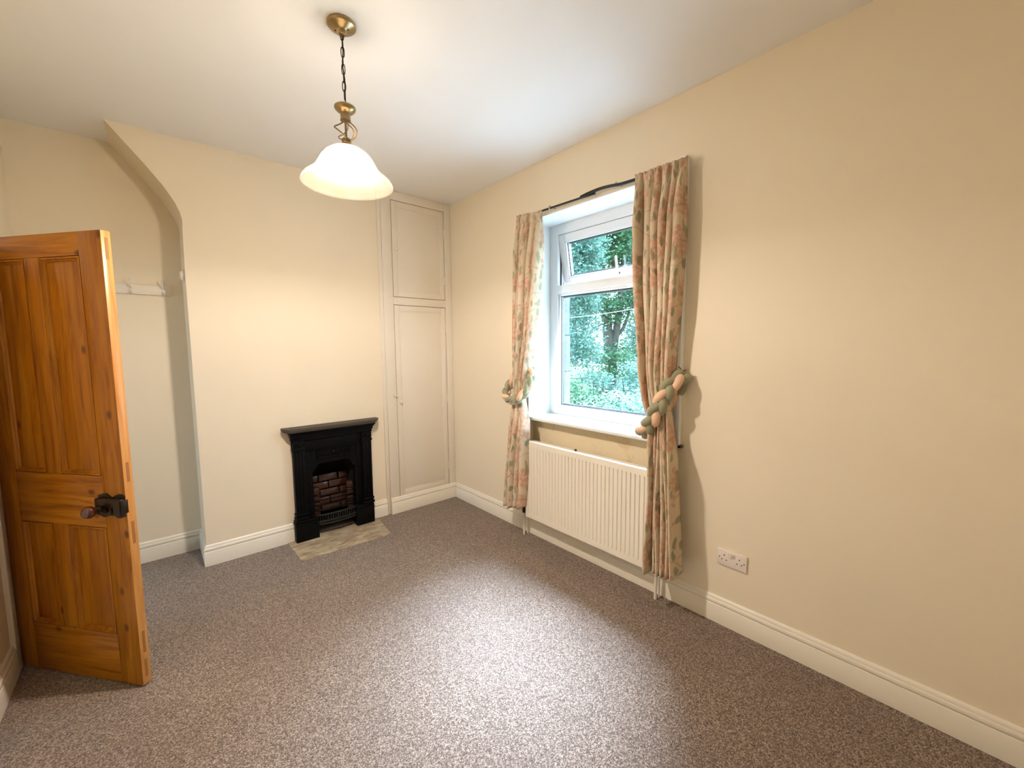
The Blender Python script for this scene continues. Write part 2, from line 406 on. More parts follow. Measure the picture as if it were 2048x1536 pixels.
# skirting boards
BB = [(0, 0), (.018, 0), (.018, .098), (.0165, .1005), (.0135, .1015), (.0135, .104), (.0165, .106), (.0175, .110), (.0165, .122), (.0145, .1255), (.0115, .1265), (.0115, .129), (.0105, .136), (.007, .142), (.003, .1448), (0, .145)]
def skirting(name, p0, p1, nrm, e0, e1, label, parent=None):
    """p0->p1 along the wall, nrm into the room, e0/e1 mitre slope at the ends (+1 outward corner, -1 inward, 0 square)"""
    p0, p1, nrm = Vector((*p0, 0)), Vector((*p1, 0)), Vector((*nrm, 0)); d = (p1-p0).normalized()
    bm = bmesh.new(); A = []; B = []
    for t, z in BB:
        A.append(bm.verts.new(p0+nrm*t-d*(e0*t)+Vector((0, 0, z)))); B.append(bm.verts.new(p1+nrm*t+d*(e1*t)+Vector((0, 0, z))))
    n = len(BB)
    for i in range(n): bm.faces.new((A[i], A[(i+1) % n], B[(i+1) % n], B[i]))
    bm.faces.new(A); bm.faces.new(B[::-1])
    o = fin(bm, name, m_trim, parent, 50)
    if parent is None: S(o, label, 'skirting board')
    return o
skirting('baseboard_right', (0, YF), (0, -.045), (-1, 0), 0, 0, 'white skirting board under the window and along the right wall')
skirting('baseboard_alcove', (XL, DA), (-2.031, DA), (0, -1), -1, -1, 'white skirting board along the alcove behind the door')
skirting('baseboard_breast_side', (-2.031, DA), (-2.031, 0), (-1, 0), -1, 1, 'short white skirting return on the chimney breast side')
skirting('baseboard_breast_left', (-2.031, 0), (-1.47, 0), (0, -1), 1, 0, 'white skirting board left of the fireplace')
skirting('baseboard_breast_right', (-.875, 0), (-.722, 0), (0, -1), 0, 0, 'short white skirting board between fireplace and cupboard')
skirting('baseboard_left', (XL, YF), (XL, DY0-.075), (1, 0), 0, 0, 'white skirting board on the left wall beside the doorway')
skirting('baseboard_front', (XL, YF), (0, YF), (0, 1), 0, 0, 'white skirting board behind the camera')

# ------------------------------------------------------------------ window
D = .24
win = S(empty('window_1', (D, -1.64, .945)), 'white double glazed window with open top light in the deep reveal', 'window')
wp = Matrix.Translation((-D, 1.64, -.945))
def wchild(o): o.matrix_parent_inverse = wp; return o
wb = lambda n, a, b, mt, bev=0.0, par=None: wchild(obox(n, a, b, mt, win, bev))
wb('reveal_lining', (-.001, WY1-.004, WZ0), (.40, WY1+.0, WZ1), m_reveal); wb('reveal_lining', (-.001, WY0, WZ0), (.40, WY0+.004, WZ1), m_reveal)
wb('reveal_lining', (-.001, WY0, WZ1-.004), (.40, WY1, WZ1), m_reveal)
wb('window_sill', (-.028, WY0+.001, .925), (D+.02, WY1-.001, .948), m_reveal, .006)
FY0, FY1 = WY0+.004, WY1-.004                 # frame extents
FX0, FX1 = D, D+.065
GY0, GY1 = FY0+.115, FY1-.105                # daylight edges
TZ0, TZ1, LZ, TOPZ = 1.895, 1.975, 1.022, 2.365
def wframe(name, rects, x0, x1, mt, bev=.004, par=None, piv=None):
    bm = bmesh.new()
    for (y0, y1, z0, z1) in rects: box(bm, (x0, y0, z0), (x1, y1, z1), bev)
    o = fin(bm, name, mt, win, 30); wchild(o); return o
Z0, Z1 = .948, WZ1-.004
wframe('window_frame', [(FY1-.085, FY1, Z0, Z1), (FY0, FY0+.095, Z0, Z1)], FX0, FX1, m_upvc)
wframe('frame_head', [(FY0+.09, FY1-.08, TOPZ-.0, Z1)], FX0, FX1, m_upvc)
wframe('frame_foot', [(FY0+.09, FY1-.08, Z0, LZ-.018)], FX0, FX1, m_upvc)
wframe('transom', [(FY0+.09, FY1-.08, TZ0+.014, TZ1)], FX0, FX1, m_upvc)
# lower fixed pane: glazing bead, gasket, pane
def ring(y0, y1, z0, z1, t): return [(y0, y0+t, z0, z1), (y1-t, y1, z0, z1), (y0+t, y1-t, z0, z0+t), (y0+t, y1-t, z1-t, z1)]
wframe('glazing_bead', ring(FY0+.095, FY1-.085, LZ-.018, TZ0+.014, .018), FX0+.012, FX0+.034, m_upvc, .003)
ly0, ly1, lz0, lz1 = FY0+.113, FY1-.103, LZ, TZ0-.004
wframe('gasket', ring(ly0, ly1, lz0, lz1, .006), FX0+.026, FX0+.031, m_gasket, 0)
wframe('spacer_bar', ring(ly0+.002, ly1-.002, lz0+.002, lz1-.002, .012), FX0+.040, FX0+.048, m_chrome, 0)
wframe('gasket', ring(ly0, ly1, lz0, lz1, .011), FX0+.050, FX0+.056, m_gasket, 0)
wb('window_pane', (FX0+.036, ly0, lz0), (FX0+.0365, ly1, lz1), m_glass)
# open top light, hinged at the top, swung outwards
sy0, sy1, sz0, sz1 = FY0+.097, FY1-.088, TZ1+.002, TOPZ-.002
sash = wchild(bpy.data.objects.new('opening_sash', None)); C.objects.link(sash); sash.parent = win
def sash_part(name, rects, x0, x1, mt, bev=.003, tris=None):
    bm = bmesh.new()
    for (y0, y1, z0, z1) in rects: box(bm, (x0, y0, z0), (x1, y1, z1), bev)
    M = Matrix.Translation((FX0+.02, 0, sz1)) @ Matrix.Rotation(-math.radians(10), 4, 'Y') @ Matrix.Translation((-FX0-.02, 0, -sz1))
    for v in bm.verts: v.co = M @ v.co
    return bm
bpy.data.objects.remove(sash)
def mk_sash(name, rects, x0, x1, mt, bev=.003, parent=None):
    o = fin(sash_part(name, rects, x0, x1, mt, bev), name, mt, parent or win, 30)
    if parent is None: wchild(o)
    else: pass
    return o
sash = mk_sash('opening_sash', ring(sy0, sy1, sz0, sz1, .052), FX0+.004, FX0+.062, m_upvc)
st = .052
def sub(n, rects, x0, x1, mt, bev=0.0): return mk_sash(n, rects, x0, x1, mt, bev, sash)
sub('glazing_bead', ring(sy0+st-.002, sy1-st+.002, sz0+st-.002, sz1-st+.002, .016), FX0+.008, FX0+.030, m_upvc, .003)
sub('gasket', ring(sy0+st+.014, sy1-st-.014, sz0+st+.014, sz1-st-.014, .005), FX0+.026, FX0+.031, m_gasket)
sub('spacer_bar', ring(sy0+st+.016, sy1-st-.016, sz0+st+.016, sz1-st-.016, .011), FX0+.040, FX0+.048, m_chrome)
sub('gasket', ring(sy0+st+.014, sy1-st-.014, sz0+st+.014, sz1-st-.014, .009), FX0+.050, FX0+.055, m_gasket)
sub('window_pane', [(sy0+st+.01, sy1-st-.01, sz0+st+.01, sz1-st-.01)], FX0+.036, FX0+.0365, m_glass)
# handle: base and white lever on the sash's foot rail
hy = -1.72
sub('handle', [(hy-.022, hy+.022, sz0+.014, sz0+.044), ], FX0-.012, FX0+.006, m_upvc, .004)
sub('handle_lever', [(hy+.000, hy+.016, sz0+.02, sz0+.150)], FX0-.026, FX0-.012, m_upvc, .004)
sub('handle_keyhole', [(hy-.012, hy-.004, sz0+.024, sz0+.036)], FX0-.0135, FX0-.011, m_black)
# side stay in the gap
wb('window_stay', (FX0+.03, sy1+.001, TZ1), (FX0+.045, sy1+.004, TZ1+.26), m_black)

# casing board beyond the right hand curtain, wedge section facing the light
cas = oprism('trim_3', [(0, -2.20), (-.006, -2.20), (-.024, -2.27), (-.032, -2.32), (-.034, -2.356), (-.030, -2.359), (0, -2.359)], 2, .94, 2.497, m_reveal, None, 30)
S(cas, 'tall white painted casing board behind the right hand curtain', 'casing board')
obox('bracket', (-.04, -2.372, .925), (-.004, -2.357, .936), m_darkmetal, cas)

# ------------------------------------------------------------------ curtain rail
rail = tag(empty('curtain_rail', (0, -1.7, 2.455)), 'dark brown metal curtain rail above the window, kinked where its halves overlap', 'curtain rail')
rail_inv = Matrix.Translation((0, 1.7, -2.455))
def strip(name, pts, h, t, mat, parent, inv):
    bm = bmesh.new(); P = smooth_path(pts, 8); R = []
    for p in P: R.append([bm.verts.new((p.x+dx, p.y, p.z+dz)) for dx, dz in ((-t, -h), (t, -h), (t, h), (-t, h))])
    for i in range(len(R)-1):
        for k in range(4): bm.faces.new((R[i][k], R[i][(k+1) % 4], R[i+1][(k+1) % 4], R[i+1][k]))
    bm.faces.new(R[0]); bm.faces.new(R[-1][::-1]); o = fin(bm, name, mat, parent, 30); o.matrix_parent_inverse = inv; return o
strip('rail_half', [(-.058, -1.075, 2.462), (-.058, -1.2, 2.461), (-.058, -1.45, 2.458), (-.058, -1.70, 2.454), (-.058, -1.78, 2.452)], .006, .004, m_rail, rail, rail_inv)
strip('rail_half', [(-.064, -1.665, 2.457), (-.066, -1.73, 2.463), (-.066, -1.82, 2.466), (-.064, -1.90, 2.461), (-.062, -1.97, 2.452), (-.060, -2.06, 2.449), (-.058, -2.2, 2.447), (-.058, -2.375, 2.445)], .0085, .005, m_rail, rail, rail_inv)
for y, z in ((-1.09, 2.462), (-1.385, 2.461), (-1.935, 2.459), (-2.32, 2.446)):
    bm = bmesh.new(); box(bm, (-.066, y-.006, z-.01), (-.05, y+.006, z+.016), .002); box(bm, (-.055, y-.004, z+.004), (.001, y+.004, z+.010), .001)
    o = fin(bm, 'rail_bracket', m_chrome, rail, 30); o.matrix_parent_inverse = rail_inv

# ------------------------------------------------------------------ curtains
def interp(tab, z):
    tab = sorted(tab)
    zs = [a for a, _ in tab]; v = [b for _, b in tab]
    return float(np.interp(z, zs, v))
def curtain(name, Ltab, Rtab, ztop_l, ztop_r, zbot_l, zbot_r, folds, seed, xoff, uv0, bulge, lean):
    rnd = random.Random(seed); NU, NV = folds*26, 130
    ph = [rnd.uniform(.75, 1.25) for _ in range(folds)]; tot = sum(ph); edges = np.concatenate([[0], np.cumsum(ph)/tot])
    amp = [rnd.uniform(.75, 1.15) for _ in range(folds)]
    verts = []; uvs = []
    for j in range(NV+1):
        tv = j/NV
        for i in range(NU+1):
            u = i/NU; uw = u+.022*math.sin(PI*u)*math.sin(2.3*(2.5-(i/NU*0+2.5-2.2*tv))+3*seed+4*u); k = min(folds-1, int(np.searchsorted(edges, u, side='right')-1)); lu = (u-edges[k])/(edges[k+1]-edges[k])
            zt = ztop_l+(ztop_r-ztop_l)*u; zb = zbot_l+(zbot_r-zbot_l)*u
            z = zt+(zb-zt)*tv
            L, R = interp(Ltab, z), interp(Rtab, z)
            head = max(0, 1-(zt-z)/.09)          # pleated heading
            free = min(1, max(0, (zt-z-.02)/.25))
            tie = math.exp(-((z-1.12)/.16)**2)
            A = (.013+.038*free)*(1-.5*tie)*(1+.35*max(0, (.9-z)/.9))
            # rounded folds with tight valleys
            s = math.sin(PI*lu); prof = (abs(s)**.8)
            x = -A*amp[k]*2*prof+A
            x += .006*math.sin(2*PI*lu*2+k)*head
            x += .004*math.sin(9*z+5*k+seed)*free
            # lateral overlap of folds
            yshift = -(.19/folds)*math.sin(2*PI*lu)*(1+.3*math.sin(k*2.1+z*1.7))*free
            yy = L+(R-L)*(uw+yshift*(1 if 0.02 < u < .98 else 0))
            yy += .004*math.sin(7*z+k*1.9)*free
            x -= bulge*tie
            # the lower half hangs clear of the radiator
            push = .062*min(1, max(0, (1.06-z)/.22)); push = push*push*(3*.062-2*push)/.062**2; x -= push; yy -= lean*push
            verts.append((xoff+x, yy, z+(.004*math.cos(2*PI*lu) if j in (0, NV) else 0)))
            uvs.append((uv0+u*folds*.17, z))
    faces = [(j*(NU+1)+i, j*(NU+1)+i+1, (j+1)*(NU+1)+i+1, (j+1)*(NU+1)+i) for j in range(NV) for i in range(NU)]
    me = bpy.data.meshes.new(name); me.from_pydata(verts, [], faces)
    uvl = me.uv_layers.new(name='UVMap'); li = np.zeros(len(me.loops), dtype=np.int32); me.loops.foreach_get('vertex_index', li)
    uvl.data.foreach_set('uv', np.array(uvs, dtype=np.float32)[li].ravel())
    o = link(name, me, m_fabric, None, 180)
    sm = o.modifiers.new('thick', 'SOLIDIFY'); sm.thickness = .0025; sm.offset = 0
    return o
cl = curtain('curtain', [(2.5, -1.062), (2.23, -1.044), (1.855, -1.028), (1.47, -1.023), (1.235, -1.026), (1.077, -1.03), (.87, -.985), (.531, -.931), (.185, -.910)],
        [(2.5, -1.328), (2.182, -1.312), (1.94, -1.282), (1.545, -1.222), (1.242, -1.158), (1.087, -1.141), (.937, -1.160), (.701, -1.145), (.38, -1.130), (.19, -1.112)],
        2.478, 2.452, .228, .262, 5, 3, -.085, 0.0, .012, 1.08)
tag(cl, 'floral curtain left of the window, gathered in its braided tie-back', 'curtain')
cr = curtain('curtain', [(2.5, -2.080), (2.239, -2.099), (1.873, -2.113), (1.616, -2.132), (1.356, -2.15), (1.184, -2.183), (1.043, -2.228), (.895, -2.230), (.597, -2.234), (.15, -2.232)],
        [(2.5, -2.392), (2.25, -2.376), (1.946, -2.366), (1.685, -2.362), (1.418, -2.339), (1.225, -2.33), (1.032, -2.345), (.784, -2.365), (.505, -2.382), (.2, -2.396)],
        2.460, 2.462, .222, .242, 6, 8, -.09, 2.3, .01, .56)
tag(cr, 'floral curtain right of the window, gathered in its braided tie-back', 'curtain')
# heading hooks
def braid(name, path, label, turns, A, B, r, flat, closed=True):
    P = smooth_path(path, 22, closed); n = len(P)
    root = empty(name, tuple(path[0])); tag(root, label, 'curtain tie-back')
    inv = Matrix.Translation(-Vector(path[0]))
    cen = sum((p for p in P), Vector())/n
    for s in range(3):
        pts = []; rad = []
        for i in range(n):
            t = (P[(i+1) % n]-P[i-1]).normalized(); out = (P[i]-cen); out -= t*out.dot(t); out.normalize(); side = t.cross(out)
            th = 2*PI*turns*i/n+2*PI*s/3
            pts.append(P[i]+side*(A*math.sin(th))+out*(B*math.sin(2*th)))
            rad.append(r*(.86+.24*abs(math.sin(th+.5))))
        bm = bmesh.new(); tube(bm, pts, r, 10, True, rad)
        o = fin(bm, 'strand', m_peach_s if s == 1 else m_green_s, root, 180); o.matrix_parent_inverse = inv
        o['label'] = 'peach satin strand' if s == 1 else 'olive green satin strand'
    return root, inv
tr, inv = braid('braided_tie_back', [(-.035, -2.372, 1.325), (-.125, -2.345, 1.275), (-.150, -2.305, 1.175), (-.150, -2.245, 1.065), (-.125, -2.190, 1.005), (-.060, -2.165, 1.015), (-.035, -2.21, 1.07), (-.03, -2.30, 1.20)],
      'large green and peach braided tie-back slanting across the right hand curtain', 4, .024, .013, .0215, 1)
bm = bmesh.new(); tube(bm, smooth_path([(-.034, -2.368, 1.34), (-.05, -2.372, 1.352), (-.06, -2.37, 1.372), (-.07, -2.362, 1.382)], 6), .0022, 6)
tube(bm, smooth_path([(-.034, -2.372, 1.34), (-.05, -2.382, 1.352), (-.062, -2.392, 1.362), (-.062, -2.405, 1.362)], 6), .0022, 6)
o = fin(bm, 'wall_hook', m_darkmetal, tr, 180); o.matrix_parent_inverse = inv
tl, inv = braid('braided_tie_back', [(-.030, -1.07, 1.33), (-.075, -1.005, 1.24), (-.115, -.975, 1.155), (-.150, -1.005, 1.105), (-.165, -1.075, 1.085), (-.150, -1.145, 1.105), (-.110, -1.195, 1.17), (-.070, -1.205, 1.26), (-.035, -1.16, 1.33)],
      'green and peach braided tie-back hanging as a loop round the left hand curtain', 4, .020, .011, .018, 1)
bm = bmesh.new(); tube(bm, smooth_path([(0, -1.11, 1.34), (-.03, -1.11, 1.34), (-.045, -1.11, 1.352)], 5), .0022, 6)
o = fin(bm, 'wall_hook', m_darkmetal, tl, 180); o.matrix_parent_inverse = inv

# ------------------------------------------------------------------ radiator
RY0, RY1, RZ0, RZ1, RX = -2.222, -1.165, .172, .782, -.105
rad = tag(empty('radiator', (-.06, -1.69, 0)), 'white ribbed panel radiator under the window', 'radiator')
rinv = Matrix.Translation((.06, 1.69, 0))
def rc(o): o.matrix_parent_inverse = rinv; return o
def rad_panel(name, x, depth, N=33):
    pitch = (RY1-RY0-.04)/N; ys = [RY0, RY0+.010, RY0+.012]; ds = [0, 0, 0]
    for k in range(N):
        y = RY0+.02+k*pitch
        ys += [y, y+.0035, y+.0085, y+.012]; ds += [0, 1, 1, 0]
    ys += [RY1-.012, RY1-.010, RY1]; ds += [0, 0, 0]
    zs = [RZ0, RZ0+.008, RZ0+.045, RZ0+.058, RZ1-.052, RZ1-.043, RZ1-.008, RZ1]; zf = [0, 0, 0, 1, 1, 0, 0, 0]
    bm = bmesh.new(); G = []
    for z, g in zip(zs, zf):
        edge = .006 if z in (RZ0, RZ1) else 0
        G.append([bm.verts.new((x+depth*d*g+edge+(.006 if y in (RY0, RY1) else 0), y, z)) for y, d in zip(ys, ds)])
    for a in range(len(zs)-1):
        for b in range(len(ys)-1): bm.faces.new((G[a][b], G[a][b+1], G[a+1][b+1], G[a+1][b]))
    o = fin(bm, name, m_rad, rad, 30); sm = o.modifiers.new('t', 'SOLIDIFY'); sm.thickness = .004; sm.offset = 1
    return rc(o)
rad_panel('front_panel', RX, .009)
rc(obox('back_panel', (-.055, RY0+.004, RZ0+.004), (-.048, RY1-.004, RZ1-.004), m_rad, rad, .002))
bm = bmesh.new(); box(bm, (-.098, RY0+.004, RZ1-.012), (-.078, RY1-.004, RZ1-.002), .002); rc(fin(bm, 'top_channel', m_rad, rad, 30))
bm = bmesh.new(); box(bm, (-.098, RY0+.006, RZ0+.004), (-.078, RY1-.006, RZ0+.014), .002); rc(fin(bm, 'bottom_channel', m_rad, rad, 30))
bm = bmesh.new()
for k in range(66):
    y = RY0+.02+k*.0157; box(bm, (-.095, y, RZ0+.03), (-.056, y+.0015, RZ1-.03))
rc(fin(bm, 'convector_fins', m_rad, rad))
for y in (RY0-.002, RY1-.006): rc(obox('side_cover', (-.094, y, RZ0+.006), (-.050, y+.008, RZ1-.010), m_rad, rad, .002))
for y in (-1.45, -1.95): rc(obox('wall_bracket', (-.05, y-.015, RZ0+.05), (.058, y+.015, RZ1-.05), m_rad, rad))
rc(obox('bleed_plug', (-.082, -1.652, RZ1-.004), (-.070, -1.640, RZ1+.010), m_black, rad, .002))
def valve(y, side, col):
    bm = bmesh.new(); lathe(bm, [(.0, -.022), (.012, -.022), (.014, -.012), (.014, .012), (.011, .020), (.0001, .020)], 14, (-.075, y, .205))
    tube(bm, [(-.075, y, .205), (-.075, y-side*.045, .205)], .008, 8)
    rc(fin(bm, 'valve', col, rad, 40))
    bm = bmesh.new(); tube(bm, [(-.075, y, .19), (-.075, y, .10), (-.075, y, .001)], .0075, 12); rc(fin(bm, 'pipe', m_rad, rad, 60))
    bm = bmesh.new(); tube(bm, [(-.04, y-.004, .14), (-.04, y-.004, .001)], .005, 10); rc(fin(bm, 'pipe', m_rad, rad, 60))
valve(-1.118, 1, m_black); valve(-2.262, -1, m_darkmetal)

# ------------------------------------------------------------------ double socket
sk = tag(empty('double_socket', (0, -2.652, .374)), 'white double plug socket low on the right hand wall', 'socket')
sinv = Matrix.Translation((0, 2.652, -.374))
def sc(o): o.matrix_parent_inverse = sinv; return o
sc(obox('faceplate', (-.0105, -2.725, .331), (0, -2.579, .417), m_white_plastic, sk, .003))
for y in (-2.643, -2.661):
    bm = bmesh.new(); prism(bm, [(-.010, -.013), (-.0155, -.013), (-.0105, .013), (-.009, .013)] if y > -2.65 else [(-.010, -.013), (-.0105, -.013), (-.0155, .013), (-.009, .013)], 1, -.008, .008)
    for v in bm.verts: v.co += Vector((0, y, .394))
    sc(fin(bm, 'rocker_switch', m_switch, sk))
for yc in (-2.615, -2.690):
    for dy, dz, w_, h_ in ((0, .0145, .0022, .0045), (-.011, -.010, .004, .002), (.011, -.010, .004, .002)):
        sc(obox('pin_slot', (-.0108, yc+dy-w_, .374+dz-h_), (-.009, yc+dy+w_, .374+dz+h_), m_black, sk))
for y in (-2.591, -2.713):
    bm = bmesh.new(); lathe(bm, [(.0001, -.0005), (.003, -.0005), (.003, .001)], 10, (-.0108, y, .374), 0); sc(fin(bm, 'screw', m_darkmetal, sk))

# ------------------------------------------------------------------ cupboard
cup = tag(empty('built_in_cupboard', (-.35, -.02, 0)), 'tall cream built-in cupboard with two doors in the back right corner', 'cupboard')
cinv = Matrix.Translation((.35, .02, 0))
def cc(o): o.matrix_parent_inverse = cinv; return o
cb = lambda n, a, b, bev=.002, mt=m_cup: cc(obox(n, a, b, mt, cup, bev))
cb('stile', (-.690, -.02, 0), (-.602, .005, H-.001)); cb('stile', (-.072, -.02, 0), (-.001, .005, H-.001))
cb('top_rail', (-.602, -.02, 2.762), (-.072, .005, H-.001)); cb('middle_rail', (-.602, -.02, 1.872), (-.072, .005, 1.939)); cb('bottom_rail', (-.602, -.02, 0), (-.072, .005, .138))
cb('scribe_moulding', (-.722, -.012, 0), (-.690, .005, H-.001), .003)
def cdoor(z0, z1, knob_z, hinges):
    x0, x1 = -.5965, -.077
    d = cb('cupboard_door', (x0, -.0155, z0), (x1, .006, z1), .0015)
    bm = bmesh.new(); a, b, c_, e = x0+.048, x1-.048, z0+.05, z1-.05
    for (p, q_, r_, s_) in ((a+.001, a+.006, c_, e), (b-.006, b-.001, c_, e), (a, b, c_+.001, c_+.006), (a, b, e-.006, e-.001)): box(bm, (p, -.0175, r_), (q_, -.010, s_), .001)
    d2 = fin(bm, 'panel_bead', m_cup, d, 30)
    for p0, p1 in (((x0, z0), (a, z1)), ((b, z0), (x1, z1))): obox('door_stile', (p0[0]+.0005, -.0178, p0[1]+.0005), (p1[0]-.001, -.010, p1[1]-.0005), m_cup, d, .0015)
    for p0, p1 in (((a, z0), (b, c_)), ((a, e), (b, z1))): obox('door_rail', (p0[0], -.0178, p0[1]+.0005), (p1[0], -.010, p1[1]-.0005), m_cup, d, .0015)
    bm = bmesh.new(); lathe(bm, [(.0001, -.040), (.010, -.040), (.0155, -.034), (.016, -.028), (.011, -.022), (.008, -.014), (.010, -.010), (.0001, -.008)], 18, (x0+.028, -.008, knob_z), 1); fin(bm, 'knob', m_cup, d, 40)
    for hz in hinges:
        bm = bmesh.new(); tube(bm, [(x1+.003, -.019, hz-.038), (x1+.003, -.019, hz+.038)], .0055, 8); box(bm, (x1-.010, -.019, hz-.036), (x1+.016, -.0165, hz+.036)); fin(bm, 'hinge', m_cup, d, 40)
cdoor(1.943, 2.758, 2.35, (2.557, 2.123)); cdoor(.142, 1.868, 1.01, (1.675, 1.003, .336))
bm = bmesh.new(); box(bm, (-.632, -.030, 1.062), (-.585, -.022, 1.072), .002); tube(bm, [(-.618, -.034, 1.067), (-.618, -.018, 1.067)], .004, 8)
for v in bm.verts:
    d_ = v.co-Vector((-.618, 0, 1.067)); a_ = math.radians(-18); v.co = Vector((-.618+d_.x*math.cos(a_)-d_.z*math.sin(a_), v.co.y, 1.067+d_.x*math.sin(a_)+d_.z*math.cos(a_)))
cc(fin(bm, 'turn_button', m_cup, cup, 40))
pl = skirting('plinth', (-.690, -.02), (-.001, -.02), (0, -1), 0, 0, '', cup); cc(pl)
pl.data.materials.clear(); pl.data.materials.append(m_trim)

# ------------------------------------------------------------------ fireplace
fp = tag(empty('fireplace', (-1.17, -.03, 0)), 'small black cast iron fireplace with mantel shelf on the chimney breast', 'fireplace')
finv = Matrix.Translation((1.17, .03, 0))
def fc(o, mt=None): o.matrix_parent_inverse = finv; return o
FC = -1.167
def fb(n, a, b, bev=.003, mt=m_iron): return fc(obox(n, a, b, mt, fp, bev))
# shelf with clipped corners
sh = [(-1.535, -.001), (-1.535, -.055), (-1.500, -.118), (-.838, -.118), (-.795, -.055), (-.795, -.001)]
bm = bmesh.new(); prism(bm, sh, 2, .882, .897)
prism(bm, [(FC+(x-FC)*.975, y*.93 if y < -.01 else y) for x, y in sh], 2, .868, .882)
fc(fin(bm, 'mantel_shelf', m_shelf, fp))
# cornice coves under shelf
bm = bmesh.new()
for k, (w_, d_, z0, z1) in enumerate(((.330, .098, .854, .870), (.322, .086, .838, .856), (.316, .072, .815, .840), (.311, .060, .790, .817))): box(bm, (FC-w_, -d_, z0), (FC+w_, 0, z1), .005)
fc(fin(bm, 'cornice', m_iron, fp, 30))
fb('frieze_board', (FC-.305, -.042, .70), (FC+.305, 0, .795))
for sx in (-1, 1):
    xc = FC+sx*.262
    bm = bmesh.new(); box(bm, (xc-.040, -.058, .17), (xc+.040, 0, .790), .003)
    for dx in (-.022, 0, .022): box(bm, (xc+dx-.006, -.063, .25), (xc+dx+.006, -.050, .70), .003)
    p = fc(fin(bm, 'pilaster', m_iron, fp, 30))
    bm = bmesh.new(); box(bm, (xc-.046, -.066, .715), (xc+.046, 0, .735), .005); box(bm, (xc-.043, -.062, .745), (xc+.043, 0, .790), .003)
    lathe(bm, [(.0001, -.012), (.010, -.010), (.014, -.002), (.016, .004)], 14, (xc, -.062, .768), 1); fin(bm, 'capital', m_iron, p, 30).matrix_parent_inverse = Matrix()
    p.children[0].matrix_parent_inverse = Matrix()
    bm = bmesh.new(); box(bm, (xc-.046, -.068, .205), (xc+.046, 0, .225), .006); box(bm, (xc-.048, -.072, .172), (xc+.048, 0, .196), .006); fin(bm, 'pilaster_base', m_iron, p, 30)
    # ornament strip between pilaster and insert
    xs = FC+sx*.206
    bm = bmesh.new(); box(bm, (xs-.020, -.034, .17), (xs+.020, 0, .79), .003); fc(fin(bm, 'ornament_strip', m_iron, fp, 30))
    os_ = fp.children[-1] if False else None
    bm = bmesh.new()
    for k in range(17):
        z = .235+k*.031
        for s2 in (-1, 1): lathe(bm, [(.0001, -.006), (.0065, -.003), (.008, .002)], 8, (xs+s2*.007, -.034, z+(.008 if s2 > 0 else 0)), 1)
    fc(fin(bm, 'leaf_ornament', m_iron, fp, 40))
    x0, x1 = (FC-.316, FC-.150) if sx < 0 else (FC+.150, FC+.300)
    bm = bmesh.new(); box(bm, (x0, -.078, 0), (x1, 0, .140), .004); box(bm, (x0-.004, -.086, .140), (x1, 0, .152), .004); box(bm, (x0, -.078, .152), (x1, 0, .172), .006)
    fc(fin(bm, 'plinth_block', m_iron, fp, 30))
# insert frame: flat surround with arched opening
def arch_open(x0, x1, z0, zt, cut=.045, n=5):
    pts = [(x0, z0), (x0, zt-cut)]
    for i in range(1, n): t = i/n*PI/2; pts.append((x0+cut*math.sin(t)*1.0, zt-cut*math.cos(t)))
    pts = [(x0, z0), (x0, zt-cut*1.15), (x0+.012, zt-cut*.95), (x0+.030, zt-cut*.45), (x0+.045, zt-.004), (x0+.075, zt)]
    pts += [(x1-(p[0]-x0), p[1]) for p in pts[::-1]]
    return pts
ox0, ox1, oz0, ozt = FC-.166, FC+.166, .112, .585
op = arch_open(ox0, ox1, oz0, ozt, .06)
bm = bmesh.new()
outer = [(FC-.186, oz0), (FC-.186, .70), (FC+.186, .70), (FC+.186, oz0)]
# build as quads between the opening outline and outer outline
def outer_pt(p):
    x, z = p
    if x <= ox0+.001: return (FC-.186, z if z < ozt-.06 else .60)
    if x >= ox1-.001: return (FC+.186, z if z < ozt-.06 else .60)
    return (x if ox0+.06 < x < ox1-.06 else (FC-.186+(x-ox0)*.9 if x < FC else FC+.186-(ox1-x)*.9), .70)
F0 = [bm.verts.new((p[0], -.024, p[1])) for p in op]; F1 = [bm.verts.new((outer_pt(p)[0], -.030, outer_pt(p)[1])) for p in op]
B0 = [bm.verts.new((p[0], .02, p[1])) for p in op]
for i in range(len(op)-1):
    bm.faces.new((F0[i], F0[i+1], F1[i+1], F1[i])); bm.faces.new((F0[i], B0[i], B0[i+1], F0[i+1]))
fc(fin(bm, 'insert_frame', m_iron, fp))
# recessed relief panel with scroll ornament
bm = bmesh.new()
for a, b in (((FC-.13, -.040, .628), (FC+.13, -.026, .636)), ((FC-.13, -.040, .688), (FC+.13, -.026, .696)), ((FC-.13, -.040, .628), (FC-.122, -.026, .696)), ((FC+.122, -.040, .628), (FC+.13, -.026, .696))): box(bm, a, b, .002)
for s in (-1, 1):
    for k in range(2):
        cx = FC+s*(.03+.05*k); pts = [(cx+s*(.022-.0022*i)*math.cos(i*.75), -.034, .662+(.018-.0016*i)*math.sin(i*.75)) for i in range(9)]
        tube(bm, pts, .0045, 6)
lathe(bm, [(.0001, -.010), (.012, -.006), (.017, 0)], 12, (FC, -.032, .662), 1)
fc(fin(bm, 'relief_panel', m_iron, fp, 40))
bm = bmesh.new(); box(bm, (FC-.186, -.040, .70), (FC+.186, -.02, .715), .004); box(bm, (FC-.192, -.036, .17), (FC-.182, 0, .71), .003); box(bm, (FC+.182, -.036, .17), (FC+.192, 0, .71), .003)
fc(fin(bm, 'frame_bead', m_iron, fp, 30))
for sx in (-1, 1):
    a_, b_ = sorted((FC+sx*.205, FC+sx*.1665)); fb('backing_plate', (a_, -.022, .17), (b_, -.001, .72))
